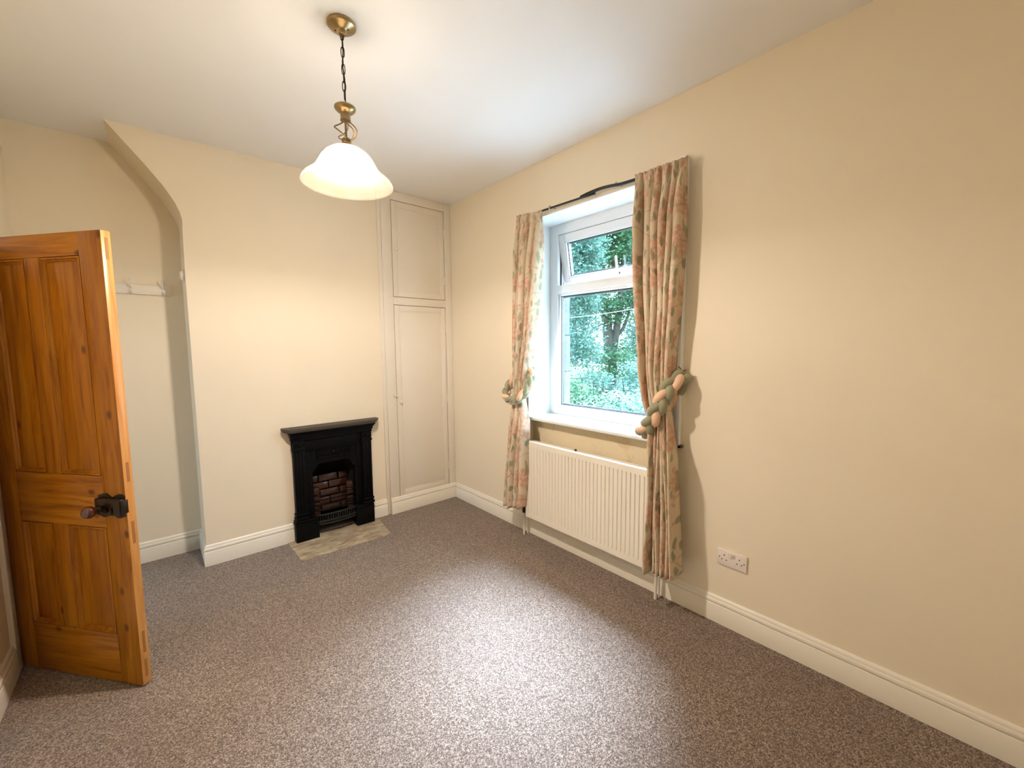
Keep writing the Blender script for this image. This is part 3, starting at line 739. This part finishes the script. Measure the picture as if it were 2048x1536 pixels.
# firebox of soot walls and individual bricks
bm = bmesh.new()
box(bm, (FC-.175, .0, 0), (FC-.168, .34, .62)); box(bm, (FC+.168, 0, 0), (FC+.175, .34, .62)); box(bm, (FC-.175, .30, 0), (FC+.175, .34, .62)); box(bm, (FC-.17, .0, .640), (FC+.17, .34, .655)); box(bm, (FC-.17, .003, .590), (FC+.17, .012, .66))
fc(fin(bm, 'firebox', m_soot, fp))
rb = random.Random(5)
def brick_mesh(w_, h_, d_):
    bm = bmesh.new(); box(bm, (-w_/2, -d_/2, -h_/2), (w_/2, d_/2, h_/2), .005)
    me = bpy.data.meshes.new('brick'); bm.to_mesh(me); bm.free(); me.materials.append(m_brick); me.shade_smooth(); return me
bA, bH = brick_mesh(.150, .056, .05), brick_mesh(.072, .056, .05)
z = .165
for row in range(5):
    xs = [(-.083, bA), (.073, bA)] if row % 2 else [(-.120, bH), (-.003, bA), (.117, bH)]
    for dx, me in xs:
        o = bpy.data.objects.new('brick', me); C.objects.link(o); o.parent = fp
        o.location = Vector((FC+dx, .115+row*.012+rb.uniform(-.004, .004), z+row*.061))-Vector((-1.17, -.03, 0)); o.rotation_euler = (-.18+rb.uniform(-.02, .02), 0, rb.uniform(-.02, .02))
for sx in (-1, 1):
    for row in range(4):
        o = bpy.data.objects.new('brick', bH); C.objects.link(o); o.parent = fp
        o.location = Vector((FC+sx*.138, .05, z+row*.061))-Vector((-1.17, -.03, 0)); o.rotation_euler = (0, 0, PI/2-sx*.2+rb.uniform(-.03, .03))
# horizontal fire bars bowing forward
for k, z in enumerate((.206, .247, .288, .325)):
    bm = bmesh.new(); pts = [(FC+.158*math.sin(a), -.022-.028*math.cos(a), z) for a in np.linspace(-PI/2, PI/2, 15)]
    tube(bm, pts, .0055, 8); fc(fin(bm, 'fire_bar', m_iron, fp, 60))
# bottom grate of upright bars and its rails
bm = bmesh.new(); tube(bm, [(FC+.165*math.sin(a), -.026-.036*math.cos(a), .168) for a in np.linspace(-PI/2, PI/2, 15)], .007, 8)
tube(bm, [(FC+.165*math.sin(a), -.030-.045*math.cos(a), .118) for a in np.linspace(-PI/2, PI/2, 15)], .009, 8)
tube(bm, [(FC+.160*math.sin(a), -.030-.052*math.cos(a), .100) for a in np.linspace(-PI/2, PI/2, 15)], .008, 8)
fc(fin(bm, 'grate_rail', m_iron_top, fp, 60))
gm = None
for k in range(17):
    a = math.asin(-.93+1.86*k/16)
    bm = bmesh.new(); tube(bm, [(FC+.162*math.sin(a), -.027-.037*math.cos(a), .168), (FC+.163*math.sin(a), -.030-.044*math.cos(a), .118)], .0045, 6)
    fc(fin(bm, 'grate_bar', m_iron_top, fp, 60))
bm = bmesh.new(); prism(bm, [(-.16, .07), (-.16, .098), (.16, .098), (.16, .07), (.10, .092), (0, .096), (-.10, .092)][:7], 1, -.05, -.04)
for v in bm.verts: v.co.x += FC
fc(fin(bm, 'ash_pit_arch', m_iron, fp))
bm = bmesh.new(); box(bm, (FC-.165, -.02, .098), (FC+.165, .25, .112)); fc(fin(bm, 'grate_floor', m_iron, fp))
# hearth stone
hs = [(-1.535, -.002), (-1.525, -.355), (-1.505, -.378), (-.905, -.392), (-.862, -.372), (-.815, -.002)]
h = oprism('hearth_stone', hs, 2, -.01, .006, m_hearth); tag(h, 'worn buff stone hearth slab set in the carpet before the fireplace', 'hearth')
bv = h.modifiers.new('b', 'BEVEL'); bv.width = .004; bv.segments = 2

# ------------------------------------------------------------------ alcove coat rack and wall cap
rk = tag(empty('coat_rack', (-2.4, DA, 1.9)), 'white painted coat rack board with metal hooks on the alcove wall', 'coat rack')
kinv = Matrix.Translation((2.4, -DA, -1.9))
bm = bmesh.new(); box(bm, (-2.70, DA-.018, 1.872), (-2.098, DA, 1.940), .004); o = fin(bm, 'board', m_cup, rk, 30); o.matrix_parent_inverse = kinv
for x in (-2.138, -2.304, -2.470, -2.636):
    bm = bmesh.new(); box(bm, (x-.010, DA-.022, 1.885), (x+.010, DA-.016, 1.925), .002)
    tube(bm, smooth_path([(x, DA-.02, 1.915), (x-.004, DA-.045, 1.925), (x-.006, DA-.065, 1.950), (x-.006, DA-.072, 1.972)], 5), .0045, 8)
    tube(bm, smooth_path([(x, DA-.02, 1.893), (x+.001, DA-.040, 1.880), (x+.001, DA-.056, 1.888), (x+.001, DA-.060, 1.902)], 5), .0045, 8)
    o = fin(bm, 'hook', m_cup, rk, 50); o.matrix_parent_inverse = kinv
bm = bmesh.new(); lathe(bm, [(.0001, -.026), (.018, -.025), (.032, -.018), (.040, -.006), (.041, .001)], 24, (-2.031, .07, 1.985), 0)
tag(fin(bm, 'wall_cap', m_white_plastic, None, 40), 'small round white cap fixed to the side of the chimney breast', 'wall cap')

# ------------------------------------------------------------------ pine door
DW, DT, DZ0, DZ1 = .715, .036, .008, 1.982
door = empty('door_1', (-2.801, -.534, 0), math.radians(-51.5))
S(door, 'open orange pine four panel door standing ajar on the left', 'door')
def dbx(n, x0, x1, z0, z1, mt, y0=0., y1=DT, bev=.0015, par=None): return obox(n, (x0, y0, z0), (x1, y1, z1), mt, par or door, bev)
SW = .118
def stile(x0, x1, edge):
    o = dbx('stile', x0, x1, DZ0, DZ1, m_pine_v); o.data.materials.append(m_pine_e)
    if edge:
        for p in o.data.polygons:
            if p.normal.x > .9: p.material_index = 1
    return o
stile(DW-SW, DW, True); stile(0, SW-.006, False)
mx0, mx1 = DW-.335, DW-.418
xa, xb = SW-.006, DW-SW
dbx('top_rail', xa, xb, 1.887, DZ1, m_pine_h, 0.0004, DT-.0004)
dbx('lock_rail', xa, xb, .728, .958, m_pine_h, 0.0004, DT-.0004)
dbx('bottom_rail', xa, xb, DZ0, .236, m_pine_h, 0.0004, DT-.0004)
dbx('muntin', mx1, mx0, .958, 1.887, m_pine_v, .0006, DT-.0006); dbx('muntin', mx1, mx0, .236, .728, m_pine_v, .0006, DT-.0006)
def panel(x0, x1, z0, z1):
    o = dbx('panel', x0, x1, z0, z1, m_pine_p, .014, DT-.014)
    bm = bmesh.new(); w_ = .020
    # sloping moulding picture-frame, both faces
    for ya, yb in ((.0015, .0135), (DT-.0015, DT-.0135)):
        g_ = 1 if ya < .02 else -1; sec = [(0, ya+.007*g_), (.002, ya+.006*g_), (.0035, ya-.0012*g_), (.009, ya-.002*g_), (.013, ya+.005*g_), (.016, ya+.006*g_), (w_, yb)]
        loops = []
        for d_, y in sec:
            loops.append([bm.verts.new(p) for p in ((x0+d_, y, z0+d_), (x1-d_, y, z0+d_), (x1-d_, y, z1-d_), (x0+d_, y, z1-d_))])
        for a in range(len(loops)-1):
            for k in range(4): bm.faces.new((loops[a][k], loops[a][(k+1) % 4], loops[a+1][(k+1) % 4], loops[a+1][k]))
    fin(bm, 'panel_moulding', m_pine_v, door)
for x0, x1 in ((mx0, xb), (xa, mx1)):
    panel(x0, x1, .958, 1.887); panel(x0, x1, .236, .728)
for z0, z1 in ((1.868, 1.955), (.935, 1.02), (.66, .76), (.155, .255), (.04, .125)):
    obox('tenon_end', (DW-.001, .013, z0), (DW+.0008, .024, z1), m_pine_end, door)
# rim lock with wavy backplate
bm = bmesh.new()
n = 48; pts = []
lx, lz, lw, lh = DW-.072, .832, .068, .046
for i in range(n):
    t = 2*PI*i/n; c_, s_ = math.cos(t), math.sin(t)
    k = 1/max(abs(c_), abs(s_)); pts.append((lx+lw*c_*k*(1+.035*math.cos(8*t)), lz+lh*s_*k*(1+.16*math.cos(6*t+.4)*(1 if abs(s_)*1.0 > abs(c_) else .0))))
prism(bm, pts, 1, -.004, .001); fin(bm, 'backplate', m_lock, door)
rl = obox('rim_lock', (lx-.062, -.026, lz-.036), (lx+.070, -.003, lz+.036), m_lock, door, .005)
obox('keeper', (DW-.001, -.022, lz-.028), (DW+.0035, .006, lz+.030), m_lock, door, .001)
bm = bmesh.new(); lathe(bm, [(.0001, -.002), (.013, -.002), (.013, .003)], 14, (lx-.005, -.028, lz-.012), 1); box(bm, (lx+.026, -.031, lz-.026), (lx+.032, -.024, lz+.002), .001); fin(bm, 'escutcheon', m_darkmetal, rl, 40)
kx, kz = lx-.036, lz-.008
bm = bmesh.new(); lathe(bm, [(.0001, 0), (.016, 0), (.014, -.006), (.009, -.010), (.009, -.022), (.0001, -.022)], 16, (kx, -.026, kz), 1); fin(bm, 'spindle', m_lock, door, 40)
prof = [(.0001, -.061), (.011, -.0595), (.020, -.053), (.0255, -.043), (.0265, -.037), (.0245, -.029), (.018, -.021), (.010, -.018), (.0001, -.018)]
bm = bmesh.new(); lathe(bm, prof, 24, (kx, -.026, kz), 1); o = fin(bm, 'door_knob', m_knob, door, 180); o['label'] = 'round glossy brown door knob'
bm = bmesh.new(); lathe(bm, [(r_, DT-z_-.020) for r_, z_ in prof], 24, (kx, 0, kz), 1); o = fin(bm, 'door_knob', m_knob, door, 180); o['label'] = 'round glossy brown door knob on the far face'
bm = bmesh.new(); lathe(bm, [(.0001, DT), (.02, DT), (.02, DT+.004), (.009, DT+.006), (.009, DT+.012), (.0001, DT+.012)], 16, (kx, 0, kz), 1); fin(bm, 'rose', m_lock, door, 40)
for z in (.25, 1.72):
    bm = bmesh.new(); tube(bm, [(-.004, -.004, z-.045), (-.004, -.004, z+.045)], .006, 8); box(bm, (-.004, -.002, z-.045), (.001, DT-.004, z+.045)); fin(bm, 'hinge', m_darkmetal, door, 40)

# ------------------------------------------------------------------ pendant lamp
LX, LY = -1.546, -1.62
lamp = tag(empty('pendant_lamp', (LX, LY, H)), 'lit antique brass pendant lamp with bell shaped alabaster glass shade', 'lamp')
def lbm(fn, name, mt, sm=60, par=None):
    bm = bmesh.new(); fn(bm); o = fin(bm, name, mt, par or lamp, sm); return o
Z = lambda z: z-H
def rose(bm): lathe(bm, [(.0001, 0), (.056, 0), (.058, -.004), (.057, -.010), (.053, -.014), (.043, -.017), (.040, -.020), (.022, -.024), (.018, -.028), (.015, -.042), (.007, -.046), (.0001, -.046)], 40)
ro = lbm(rose, 'ceiling_rose', m_brass, 50)
for s in (-1, 1): lbm(lambda bm: lathe(bm, [(.0001, -.025), (.003, -.025), (.003, -.019)], 8, (s*.028*.7, s*.028*-.7, 0)), 'screw', m_darkmetal, 40, ro)
# chain links, alternating
zc = Z(2.795); LL = .043; k = 0
link_me = []
for rot in (0, 1):
    bm = bmesh.new(); pts = []
    for i in range(20):
        t = 2*PI*i/20; x = .0065*math.cos(t); zz = .0165*max(-1, min(1, 1.25*math.sin(t)))+(.003*math.sin(t))
        pts.append((x, 0, zz) if rot == 0 else (0, x, zz))
    tube(bm, pts, .0020, 6, True); bmesh.ops.recalc_face_normals(bm, faces=bm.faces[:]); me = bpy.data.meshes.new('chain_link'); bm.to_mesh(me); bm.free(); me.materials.append(m_darkmetal); me.shade_smooth(); link_me.append(me)
while zc > Z(2.53):
    o = bpy.data.objects.new('chain_link', link_me[k % 2]); C.objects.link(o); o.parent = lamp; o.location = (0, 0, zc); o.rotation_euler = (0, 0, -.45)
    zc -= .0335; k += 1
lbm(lambda bm: tube(bm, smooth_path([(0, 0, Z(2.80)), (.003, .002, Z(2.74)), (-.003, -.001, Z(2.68)), (.003, -.002, Z(2.62)), (.004, .002, Z(2.56)), (.003, 0, Z(2.515))], 8), .0026, 8), 'flex', m_black)
lbm(lambda bm: lathe(bm, [(.0001, Z(2.520)), (.014, Z(2.520)), (.034, Z(2.516)), (.042, Z(2.511)), (.0435, Z(2.506)), (.041, Z(2.500)), (.034, Z(2.493)), (.025, Z(2.487)), (.018, Z(2.484)), (.017, Z(2.472)), (.0001, Z(2.472))], 36), 'bobeche', m_brass, 50)
lbm(lambda bm: lathe(bm, [(.0001, Z(2.472)), (.020, Z(2.484)), (.020, Z(2.462)), (.021, Z(2.460)), (.021, Z(2.456)), (.0001, Z(2.453))], 28), 'collar', m_brass_d, 40)
lbm(lambda bm: tube(bm, [(0, 0, Z(2.46)), (0, 0, Z(2.37))], .0045, 10), 'stem', m_brass_d)
for j in range(4):
    def wire(bm, j=j):
        pts = []
        for i in range(25):
            t = i/24; r_ = .010+.038*math.sin(PI*t)**1.1; th = PI/2*j+.5+2.3*t
            pts.append((r_*math.cos(th), r_*math.sin(th), Z(2.456)-(2.456-2.372)*t))
        tube(bm, pts, .0028, 8)
    lbm(wire, 'twist_wire', m_brass_d)
lbm(lambda bm: lathe(bm, [(.0001, Z(2.385)), (.014, Z(2.385)), (.0185, Z(2.380)), (.0185, Z(2.366)), (.017, Z(2.364)), (.0185, Z(2.361)), (.0185, Z(2.353)), (.024, Z(2.350)), (.032, Z(2.345)), (.036, Z(2.340)), (.0001, Z(2.340))], 32), 'gallery', m_brass_d, 40)
def shade(bm):
    out = [(.022, 2.3460), (.045, 2.3435), (.068, 2.335), (.088, 2.320), (.104, 2.301), (.116, 2.280), (.126, 2.261), (.139, 2.244), (.158, 2.229), (.174, 2.216), (.183, 2.203), (.1855, 2.194)]
    inn = [(r_-.004, z_-.003) for r_, z_ in out[::-1]]
    prof = [(r_, Z(z_)) for r_, z_ in out+inn]; lathe(bm, prof, 72, closed_ends=False)
so = lbm(shade, 'lamp_shade', m_shade, 180)
lbm(lambda bm: lathe(bm, [(.0001, Z(2.335)), (.014, Z(2.335)), (.014, Z(2.295)), (.0001, Z(2.295))], 20), 'bulb_holder', m_white_plastic, 40)
# bulb glass sits round the light source
BZ = 2.238
lbm(lambda bm: lathe(bm, [(.011, Z(2.297)), (.013, Z(2.283)), (.020, Z(2.268)), (.026, Z(2.253)), (.028, Z(2.240)), (.025, Z(2.224)), (.016, Z(2.212)), (.0001, Z(2.209))], 24, closed_ends=False), 'bulb', m_bulb, 180)
L = bpy.data.lights.new('bulb_light', 'POINT'); L.energy = LAMP_W; L.color = LAMP_COL; L.shadow_soft_size = .032
lo = bpy.data.objects.new('bulb_light', L); C.objects.link(lo); lo.parent = lamp; lo.location = (0, 0, BZ-H)

# ------------------------------------------------------------------ outside
GZ = -3.0
def mat_grass():
    M = Mat('lawn_grass', (.03, .08, .015, 1), .9); v = M.coord(); n1 = M.noise(v, .4, 3); n2 = M.noise(v, 9, 3)
    c = M.mix(n1, (.018, .045, .006, 1), (.03, .058, .012, 1)); c = M.mix(M.math('MULTIPLY', n2, .4), c, (.012, .026, .006, 1)); M.col(c); M.b.inputs['Specular IOR Level'].default_value = .1; return M.m
def gz(x, y): return GZ
bm = bmesh.new(); box(bm, (.6, -60, GZ-.5), (200, 200, GZ))
S(fin(bm, 'ground', mat_grass()), 'green lawn outside beyond the thorn bushes', 'lawn')
mp_ = Mat('pale_bounce_paving', (.34, .34, .33, 1), .8); mp_.col(mp_.mix(mp_.noise(mp_.coord(), 3, 4), (.28, .28, .27, 1), (.38, .38, .37, 1)))  # pale surface for the added terrace that reflects daylight indoors
bm = bmesh.new(); box(bm, (.42, -12, GZ-.1), (7.0, 12, GZ+.03)); S(fin(bm, 'bounce_terrace', mp_.m), 'unseen pale terrace added to bounce daylight up to the ceiling', 'terrace')  # added out of view, bounces daylight through the window onto the ceiling
ml = Mat('pale_tarmac', (.14, .13, .13, 1), .8)
ml.col(ml.mix(ml.noise(ml.coord(), 6, 4), (.13, .12, .12, 1), (.17, .16, .155, 1)))
# road: strip crossing the view
def at(dx, dy, dist, slope=None, z=None):
    X, Y = -2.2331+dx*dist, -3.4746+dy*dist
    return Vector((X, Y, z if z is not None else 1.5+slope*dist))
c0 = at(.791, .612, 82, z=GZ); dirr = Vector((-.50, .86, 0)).normalized(); nn = Vector((.86, .50, 0))
bm = bmesh.new(); vs_ = [bm.verts.new(c0+dirr*s*60+nn*t*5+Vector((0, 0, .03))) for s, t in ((-1, -1), (1, -1), (1, 1), (-1, 1))]
vb = [bm.verts.new(v.co-Vector((0, 0, .2))) for v in vs_]
bm.faces.new(vs_); bm.faces.new(vb[::-1])
for i in range(4): bm.faces.new((vs_[i], vb[i], vb[(i+1) % 4], vs_[(i+1) % 4]))
S(fin(bm, 'road', ml.m), 'pale grey road curving past the lawn', 'road')
c1 = at(.795, .606, 112, z=GZ)
bm = bmesh.new(); box(bm, (-9, -40, -.2), (9, 40, .04), mtx=Matrix.Translation(c1) @ Matrix.Rotation(math.radians(-25), 4, 'Z')); S(fin(bm, 'car_park', ml.m), 'pale grey parking area behind the road', 'parking area')

# stone outside reveal: individual dressed blocks
def mat_stone():
    M = Mat('grey_sandstone', (.2, .2, .2, 1), .85); v = M.coord(); n1 = M.noise(v, 12, 5, .7)
    M.col(M.ramp(n1, [(.3, (.11, .11, .12, 1)), (.7, (.20, .20, .21, 1))])); M.bump(n1, .6, .01); return M.m
m_stone = mat_stone()
sj = tag(empty('stone_jamb', (.40, -1.15, .9)), 'grey dressed stone jamb outside the left edge of the window', 'stonework')
z = .93; rr = random.Random(2)
for hgt in (.36, .30, .42, .28, .25):
    o = obox('stone', (.325, -1.155, z), (.425+rr.uniform(-.004, .004), -1.02, z+hgt-.008), m_stone, sj, .006); o.matrix_parent_inverse = Matrix.Translation((-.40, 1.15, -.9)); z += hgt

# ----- foliage
LEAF = 1.25
def mat_leaf(name, c1, c2, c3, trans=.35):
    c1, c2, c3 = [tuple(x*LEAF for x in c_[:3])+(1,) for c_ in (c1, c2, c3)]; M = Mat(name, c1, .55); a = M.n('ShaderNodeAttribute'); a.attribute_name = 'leafvar'
    c = M.ramp(a.outputs['Fac'], [(0, c1), (.5, c2), (1, c3)]); M.col(c); M.b.inputs['Specular IOR Level'].default_value = .35
    tr = M.n('ShaderNodeBsdfTranslucent'); M.l(c, tr.inputs[0]); mx = M.n('ShaderNodeMixShader'); mx.inputs[0].default_value = trans
    M.l(M.b.outputs[0], mx.inputs[1]); M.l(tr.outputs[0], mx.inputs[2]); M.l(mx.outputs[0], M.out.inputs[0]); return M.m
m_leafA = mat_leaf('pale_sea_green_leaf', (.035, .085, .060, 1), (.095, .18, .135, 1), (.24, .34, .285, 1))
m_leafB = mat_leaf('fresh_green_leaf', (.022, .062, .030, 1), (.055, .13, .062, 1), (.14, .26, .12, 1))
m_leafC = mat_leaf('hawthorn_leaf', (.034, .082, .054, 1), (.10, .18, .13, 1), (.27, .36, .29, 1))
m_bark = Mat('grey_brown_bark', (.05, .04, .032, 1), .9); m_bark.bump(m_bark.noise(m_bark.coord((1, 1, .25)), 14, 4), .8, .05); m_bark.col(m_bark.mix(m_bark.noise(m_bark.coord((1, 1, .2)), 9, 4), (.035, .028, .022, 1), (.085, .07, .055, 1))); m_bark = m_bark.m
NR = np.random.default_rng(11)
def foliage(name, clumps, size, mat, parent):
    """clumps: list of (centre, radii, count). each leaf a folded pair of triangles, placed in twig sprays"""
    allv = []; var = []
    for c, r, cnt in clumps:
        c = np.array(c); r = np.array(r); nt = max(4, cnt//14)
        d = NR.normal(size=(nt, 3)); d /= np.linalg.norm(d, axis=1)[:, None]
        tw = c+d*r*(NR.uniform(.25, 1, (nt, 1))**.5)
        tb = NR.uniform(0, 1, nt)
        idx = NR.integers(0, nt, cnt); p = tw[idx]+NR.normal(size=(cnt, 3))*np.array([.9, .9, .45])*size*1.9
        a = NR.normal(size=(cnt, 3)); a[:, 2] *= .5; a /= np.linalg.norm(a, axis=1)[:, None]
        b = np.cross(a, NR.normal(size=(cnt, 3))*[.5, .5, 1]+[0, 0, .8]); b /= np.linalg.norm(b, axis=1)[:, None]
        s = size*NR.uniform(.6, 1.25, (cnt, 1)); nrm = np.cross(a, b)
        q = np.stack([p-a*s*.5, p+b*s*.32+nrm*s*.08, p+a*s*.5, p-b*s*.32+nrm*s*.08], 1)
        allv.append(q.reshape(-1, 3)); var.append(np.clip(tb[idx]*.6+NR.uniform(0, .4, cnt), 0, 1))
    V = np.concatenate(allv); n = len(V)//4; f = np.arange(n*4).reshape(n, 4)
    F = np.concatenate([f[:, [0, 1, 2]], f[:, [0, 2, 3]]])
    me = bpy.data.meshes.new(name); me.vertices.add(len(V)); me.vertices.foreach_set('co', V.astype(np.float32).ravel())
    me.loops.add(F.size); me.loops.foreach_set('vertex_index', F.astype(np.int32).ravel())
    me.polygons.add(len(F)); me.polygons.foreach_set('loop_start', np.arange(0, F.size, 3, dtype=np.int32)); me.update(calc_edges=True)
    at_ = me.attributes.new('leafvar', 'FLOAT', 'POINT'); at_.data.foreach_set('value', np.repeat(np.concatenate(var), 4).astype(np.float32))
    o = link(name, me, mat, parent); o['kind'] = 'stuff'; return o
def tree(name, base, label, cat, limbs, clumps, size, mat, group=None):
    root = empty(name, tuple(base)); tag(root, label, cat, group); inv = Matrix.Translation(-Vector(base))
    for nm, pts, rad in limbs:
        bm = bmesh.new(); P = smooth_path(pts, 5); n = len(P); tube(bm, P, rad[0], 9, False, [rad[0]+(rad[1]-rad[0])*i/(n-1) for i in range(n)])
        o = fin(bm, nm, m_bark, root, 180); o.matrix_parent_inverse = inv
    o = foliage('foliage', clumps, size, mat, root); o.matrix_parent_inverse = inv
    return root
# big tree with forked trunk
D1 = 22
def T(az, sl, d=D1): n_ = math.hypot(*az); return at(az[0]/n_, az[1]/n_, d, slope=sl)
b0 = T((.822, .570), 0); b0.z = GZ
p1, p2, p3, p4 = T((.818, .575), -.12), T((.812, .584), -.03), T((.806, .592), .06), T((.801, .598), .13)
q2, q3, q4 = T((.818, .575), .02), T((.822, .569), .08), T((.826, .563), .17)
limbs = [('trunk', [b0, p1, p2, p3, p4, T((.797, .604), .19), T((.79, .613), .30)], (.34, .17)),
         ('trunk', [p2+Vector((0, 0, -.2)), q2, q3, q4, T((.829, .559), .27), T((.834, .55), .36)], (.22, .09)),
         ('branch', [p4+Vector((0, 0, -.5)), T((.812, .583), .17), T((.822, .57), .22), T((.83, .557), .27)], (.12, .05)),
         ('branch', [p4, T((.79, .613), .18), T((.775, .63), .22)], (.10, .04)),
         ('branch', [p3, T((.795, .606), .045), T((.783, .622), .035)], (.06, .03)),
         ('branch', [p3+Vector((0, 0, .5)), T((.795, .606), .085), T((.787, .617), .11)], (.05, .02)),
         ('branch', [q2, T((.828, .561), .04), T((.838, .545), .09), T((.85, .527), .14)], (.11, .04)),
         ('branch', [T((.797, .604), .19), T((.81, .586), .25), T((.822, .569), .34)], (.10, .04)),
         ('branch', [T((.797, .604), .2), T((.78, .625), .27), T((.765, .644), .33)], (.10, .04))]
rc_ = random.Random(4)
cl1 = [(T((.790+rc_.uniform(-.04, .075), .60), rc_.uniform(.19, .46), D1+rc_.uniform(-2, 3)), (1.2, 1.2, .8), 900) for _ in range(46)]
cl1 += [(T((.812, .584), .075), (.9, .9, .6), 900), (T((.822, .57), .09), (.9, .9, .5), 700), (T((.806, .592), .10, 21), (.8, .8, .4), 500), (T((.815, .58), -.025), (1.0, .8, .8), 1100), (T((.822, .569), -.045, 21), (.9, .9, .8), 1000), (T((.83, .558), .13, 23), (1.3, 1.3, 1.2), 1300), (T((.84, .543), .16, 24), (1.5, 1.5, 1.5), 1500)]
tree('tree', b0, 'large forked tree with dark trunk in the middle of the window view', 'tree', limbs, cl1, .17, m_leafB)
# pale tree to the left of it
bL = T((.745, .667), 0, 17); bL.z = GZ
cl2 = [(T((rc_.uniform(.742, .781), .645), rc_.uniform(-.05, .36), 17+rc_.uniform(-1.5, 2)), (.8, .8, .65), 800) for _ in range(44)]
limbs = [('trunk', [bL, T((.748, .664), .0, 17), T((.757, .653), .16, 17), T((.765, .644), .33, 17)], (.20, .05)), ('branch', [T((.749, .662), .05, 17), T((.765, .644), .12, 17), T((.778, .628), .2, 17)], (.06, .02))]
tree('tree', bL, 'pale green leafy tree beside the left edge of the window view', 'tree', limbs, cl2, .14, m_leafA)
# right hand tree
bR = T((.858, .513), 0, 26); bR.z = GZ
cl3 = [(T((rc_.uniform(.832, .885), .52), rc_.uniform(-.12, .42), 26+rc_.uniform(-2, 3)), (1.4, 1.4, 1.0), 900) for _ in range(46)]
limbs = [('trunk', [bR, T((.853, .521), -.02, 26), T((.848, .53), .06, 26), T((.856, .516), .2, 26)], (.22, .08))]
tree('tree', bR, 'blue green tree standing right of the forked trunk', 'tree', limbs, cl3, .17, m_leafA)
# far tree line
bF = at(.80, .60, 150, z=GZ)
# thorn bushes close below the window
for i, (azx, azy, d, slt, w_, lab, mt) in enumerate((
        (.752, .659, 11.5, -.135, 1.3, 'dense thorn bush growing at the lower left outside the window', m_leafC), (.800, .600, 9.5, -.125, 1.2, 'pale leafed thorn bush below the middle of the window', m_leafC),
        (.850, .527, 10.5, -.09, 1.5, 'thorn bush at the lower right outside the window', m_leafC), (.812, .584, 15, -.088, 1.4, 'taller bush round the foot of the forked tree', m_leafB),
        (.845, .535, 16, -.045, 1.8, 'broad bush to the right of the forked trunk', m_leafA))):
    n_ = math.hypot(azx, azy); c = at(azx/n_, azy/n_, d, slope=slt); base = Vector((c.x, c.y, GZ))
    tan = Vector((-azy, azx, 0)); cls = []
    for k in range(16): cls.append((c+tan*rc_.uniform(-1, 1)*w_+Vector((rc_.uniform(-.5, .5), rc_.uniform(-.5, .5), rc_.uniform(-2.0, -.1)-.15*abs(rc_.gauss(0, 1)))), (.5, .5, .38), 520))
    stems = [('stem', [base+tan*s*.15, base+tan*s*.5+Vector((0, 0, 1.0)), c+tan*s*w_*.7+Vector((0, 0, -.5))], (.035, .012)) for s in (-1, -.3, .4, 1)]
    tree('bush', base, lab, 'bush', stems, cls, .085 if d < 12 else .12, mt)
# railings
fx = at(.758, .652, 30, z=GZ)
fen = tag(empty('railings', tuple(fx)), 'dark metal railings seen between bushes outside', 'railings')
td = Vector((.62, -.78, 0)); fi = Matrix.Translation(-fx); ang = math.atan2(td.y, td.x)
def fbx(n_, s0, s1, z0, z1, t, mt):
    bm = bmesh.new(); box(bm, (s0, -t, z0), (s1, t, z1), mtx=Matrix.Translation(Vector((fx.x, fx.y, 0))) @ Matrix.Rotation(ang, 4, 'Z')); o = fin(bm, n_, mt, fen); o.matrix_parent_inverse = fi
m_fence = Mat('grey_steel', (.05, .07, .08, 1), .5, .3).m; m_bars = Mat('pale_steel_bars', (.13, .14, .15, 1), .5).m
fz0, fz1 = 1.5-.118*30, 1.5-.077*30
for k in range(4): fbx('post', -3+k*2.2, -2.9+k*2.2, GZ, fz1+.05, .05, m_fence)
fbx('rail', -3, 4, fz1-.05, fz1, .02, m_fence); fbx('rail', -3, 4, fz0, fz0+.05, .02, m_fence)
for k in range(56): fbx('bar', -2.9+k*.12, -2.87+k*.12, fz0, fz1, .012, m_bars)
# washing line
bm = bmesh.new(); a, b = T((.74, .675), .064, 6), T((.87, .505), .0905, 6.2); tube(bm, [a+(b-a)*t+Vector((0, 0, -.02*math.sin(PI*t))) for t in np.linspace(0, 1, 16)], .004, 6)
tag(fin(bm, 'cable', Mat('white_cable', (.3, .32, .33, 1), .5).m), 'thin white cable crossing the view outside the window', 'cable')
# far cars
def car(az, d, c, lab):
    n_ = math.hypot(*az); p = at(az[0]/n_, az[1]/n_, d, z=GZ+.05); root = empty('car', tuple(p), math.atan2(az[0], -az[1])); tag(root, lab, 'car', 'cars parked far behind the trees')
    body = [(-2.1, .3), (-2.15, .75), (-1.4, .9), (-.8, 1.42), (.8, 1.45), (1.5, .95), (2.15, .8), (2.15, .3)]
    o = oprism('body', body, 1, -.85, .85, Mat('car_paint', c, .25).m, root)
    oprism('side_window', [(-1.25, .93), (-.75, 1.35), (.75, 1.38), (1.3, .97)], 1, -.87, .87, m_black, root)
    for x in (-1.35, 1.35):
        for y in (-.78, .78):
            bm = bmesh.new(); lathe(bm, [(.0001, -.1), (.32, -.1), (.32, .1), (.0001, .1)], 16, (x, y, .32), 1); fin(bm, 'wheel', m_black, root, 40)
car((.802, .597), 105, (.04, .10, .30, 1), 'blue car parked far off behind the forked tree'); car((.7895, .614), 108, (.25, .25, .26, 1), 'pale car parked left of the blue car')
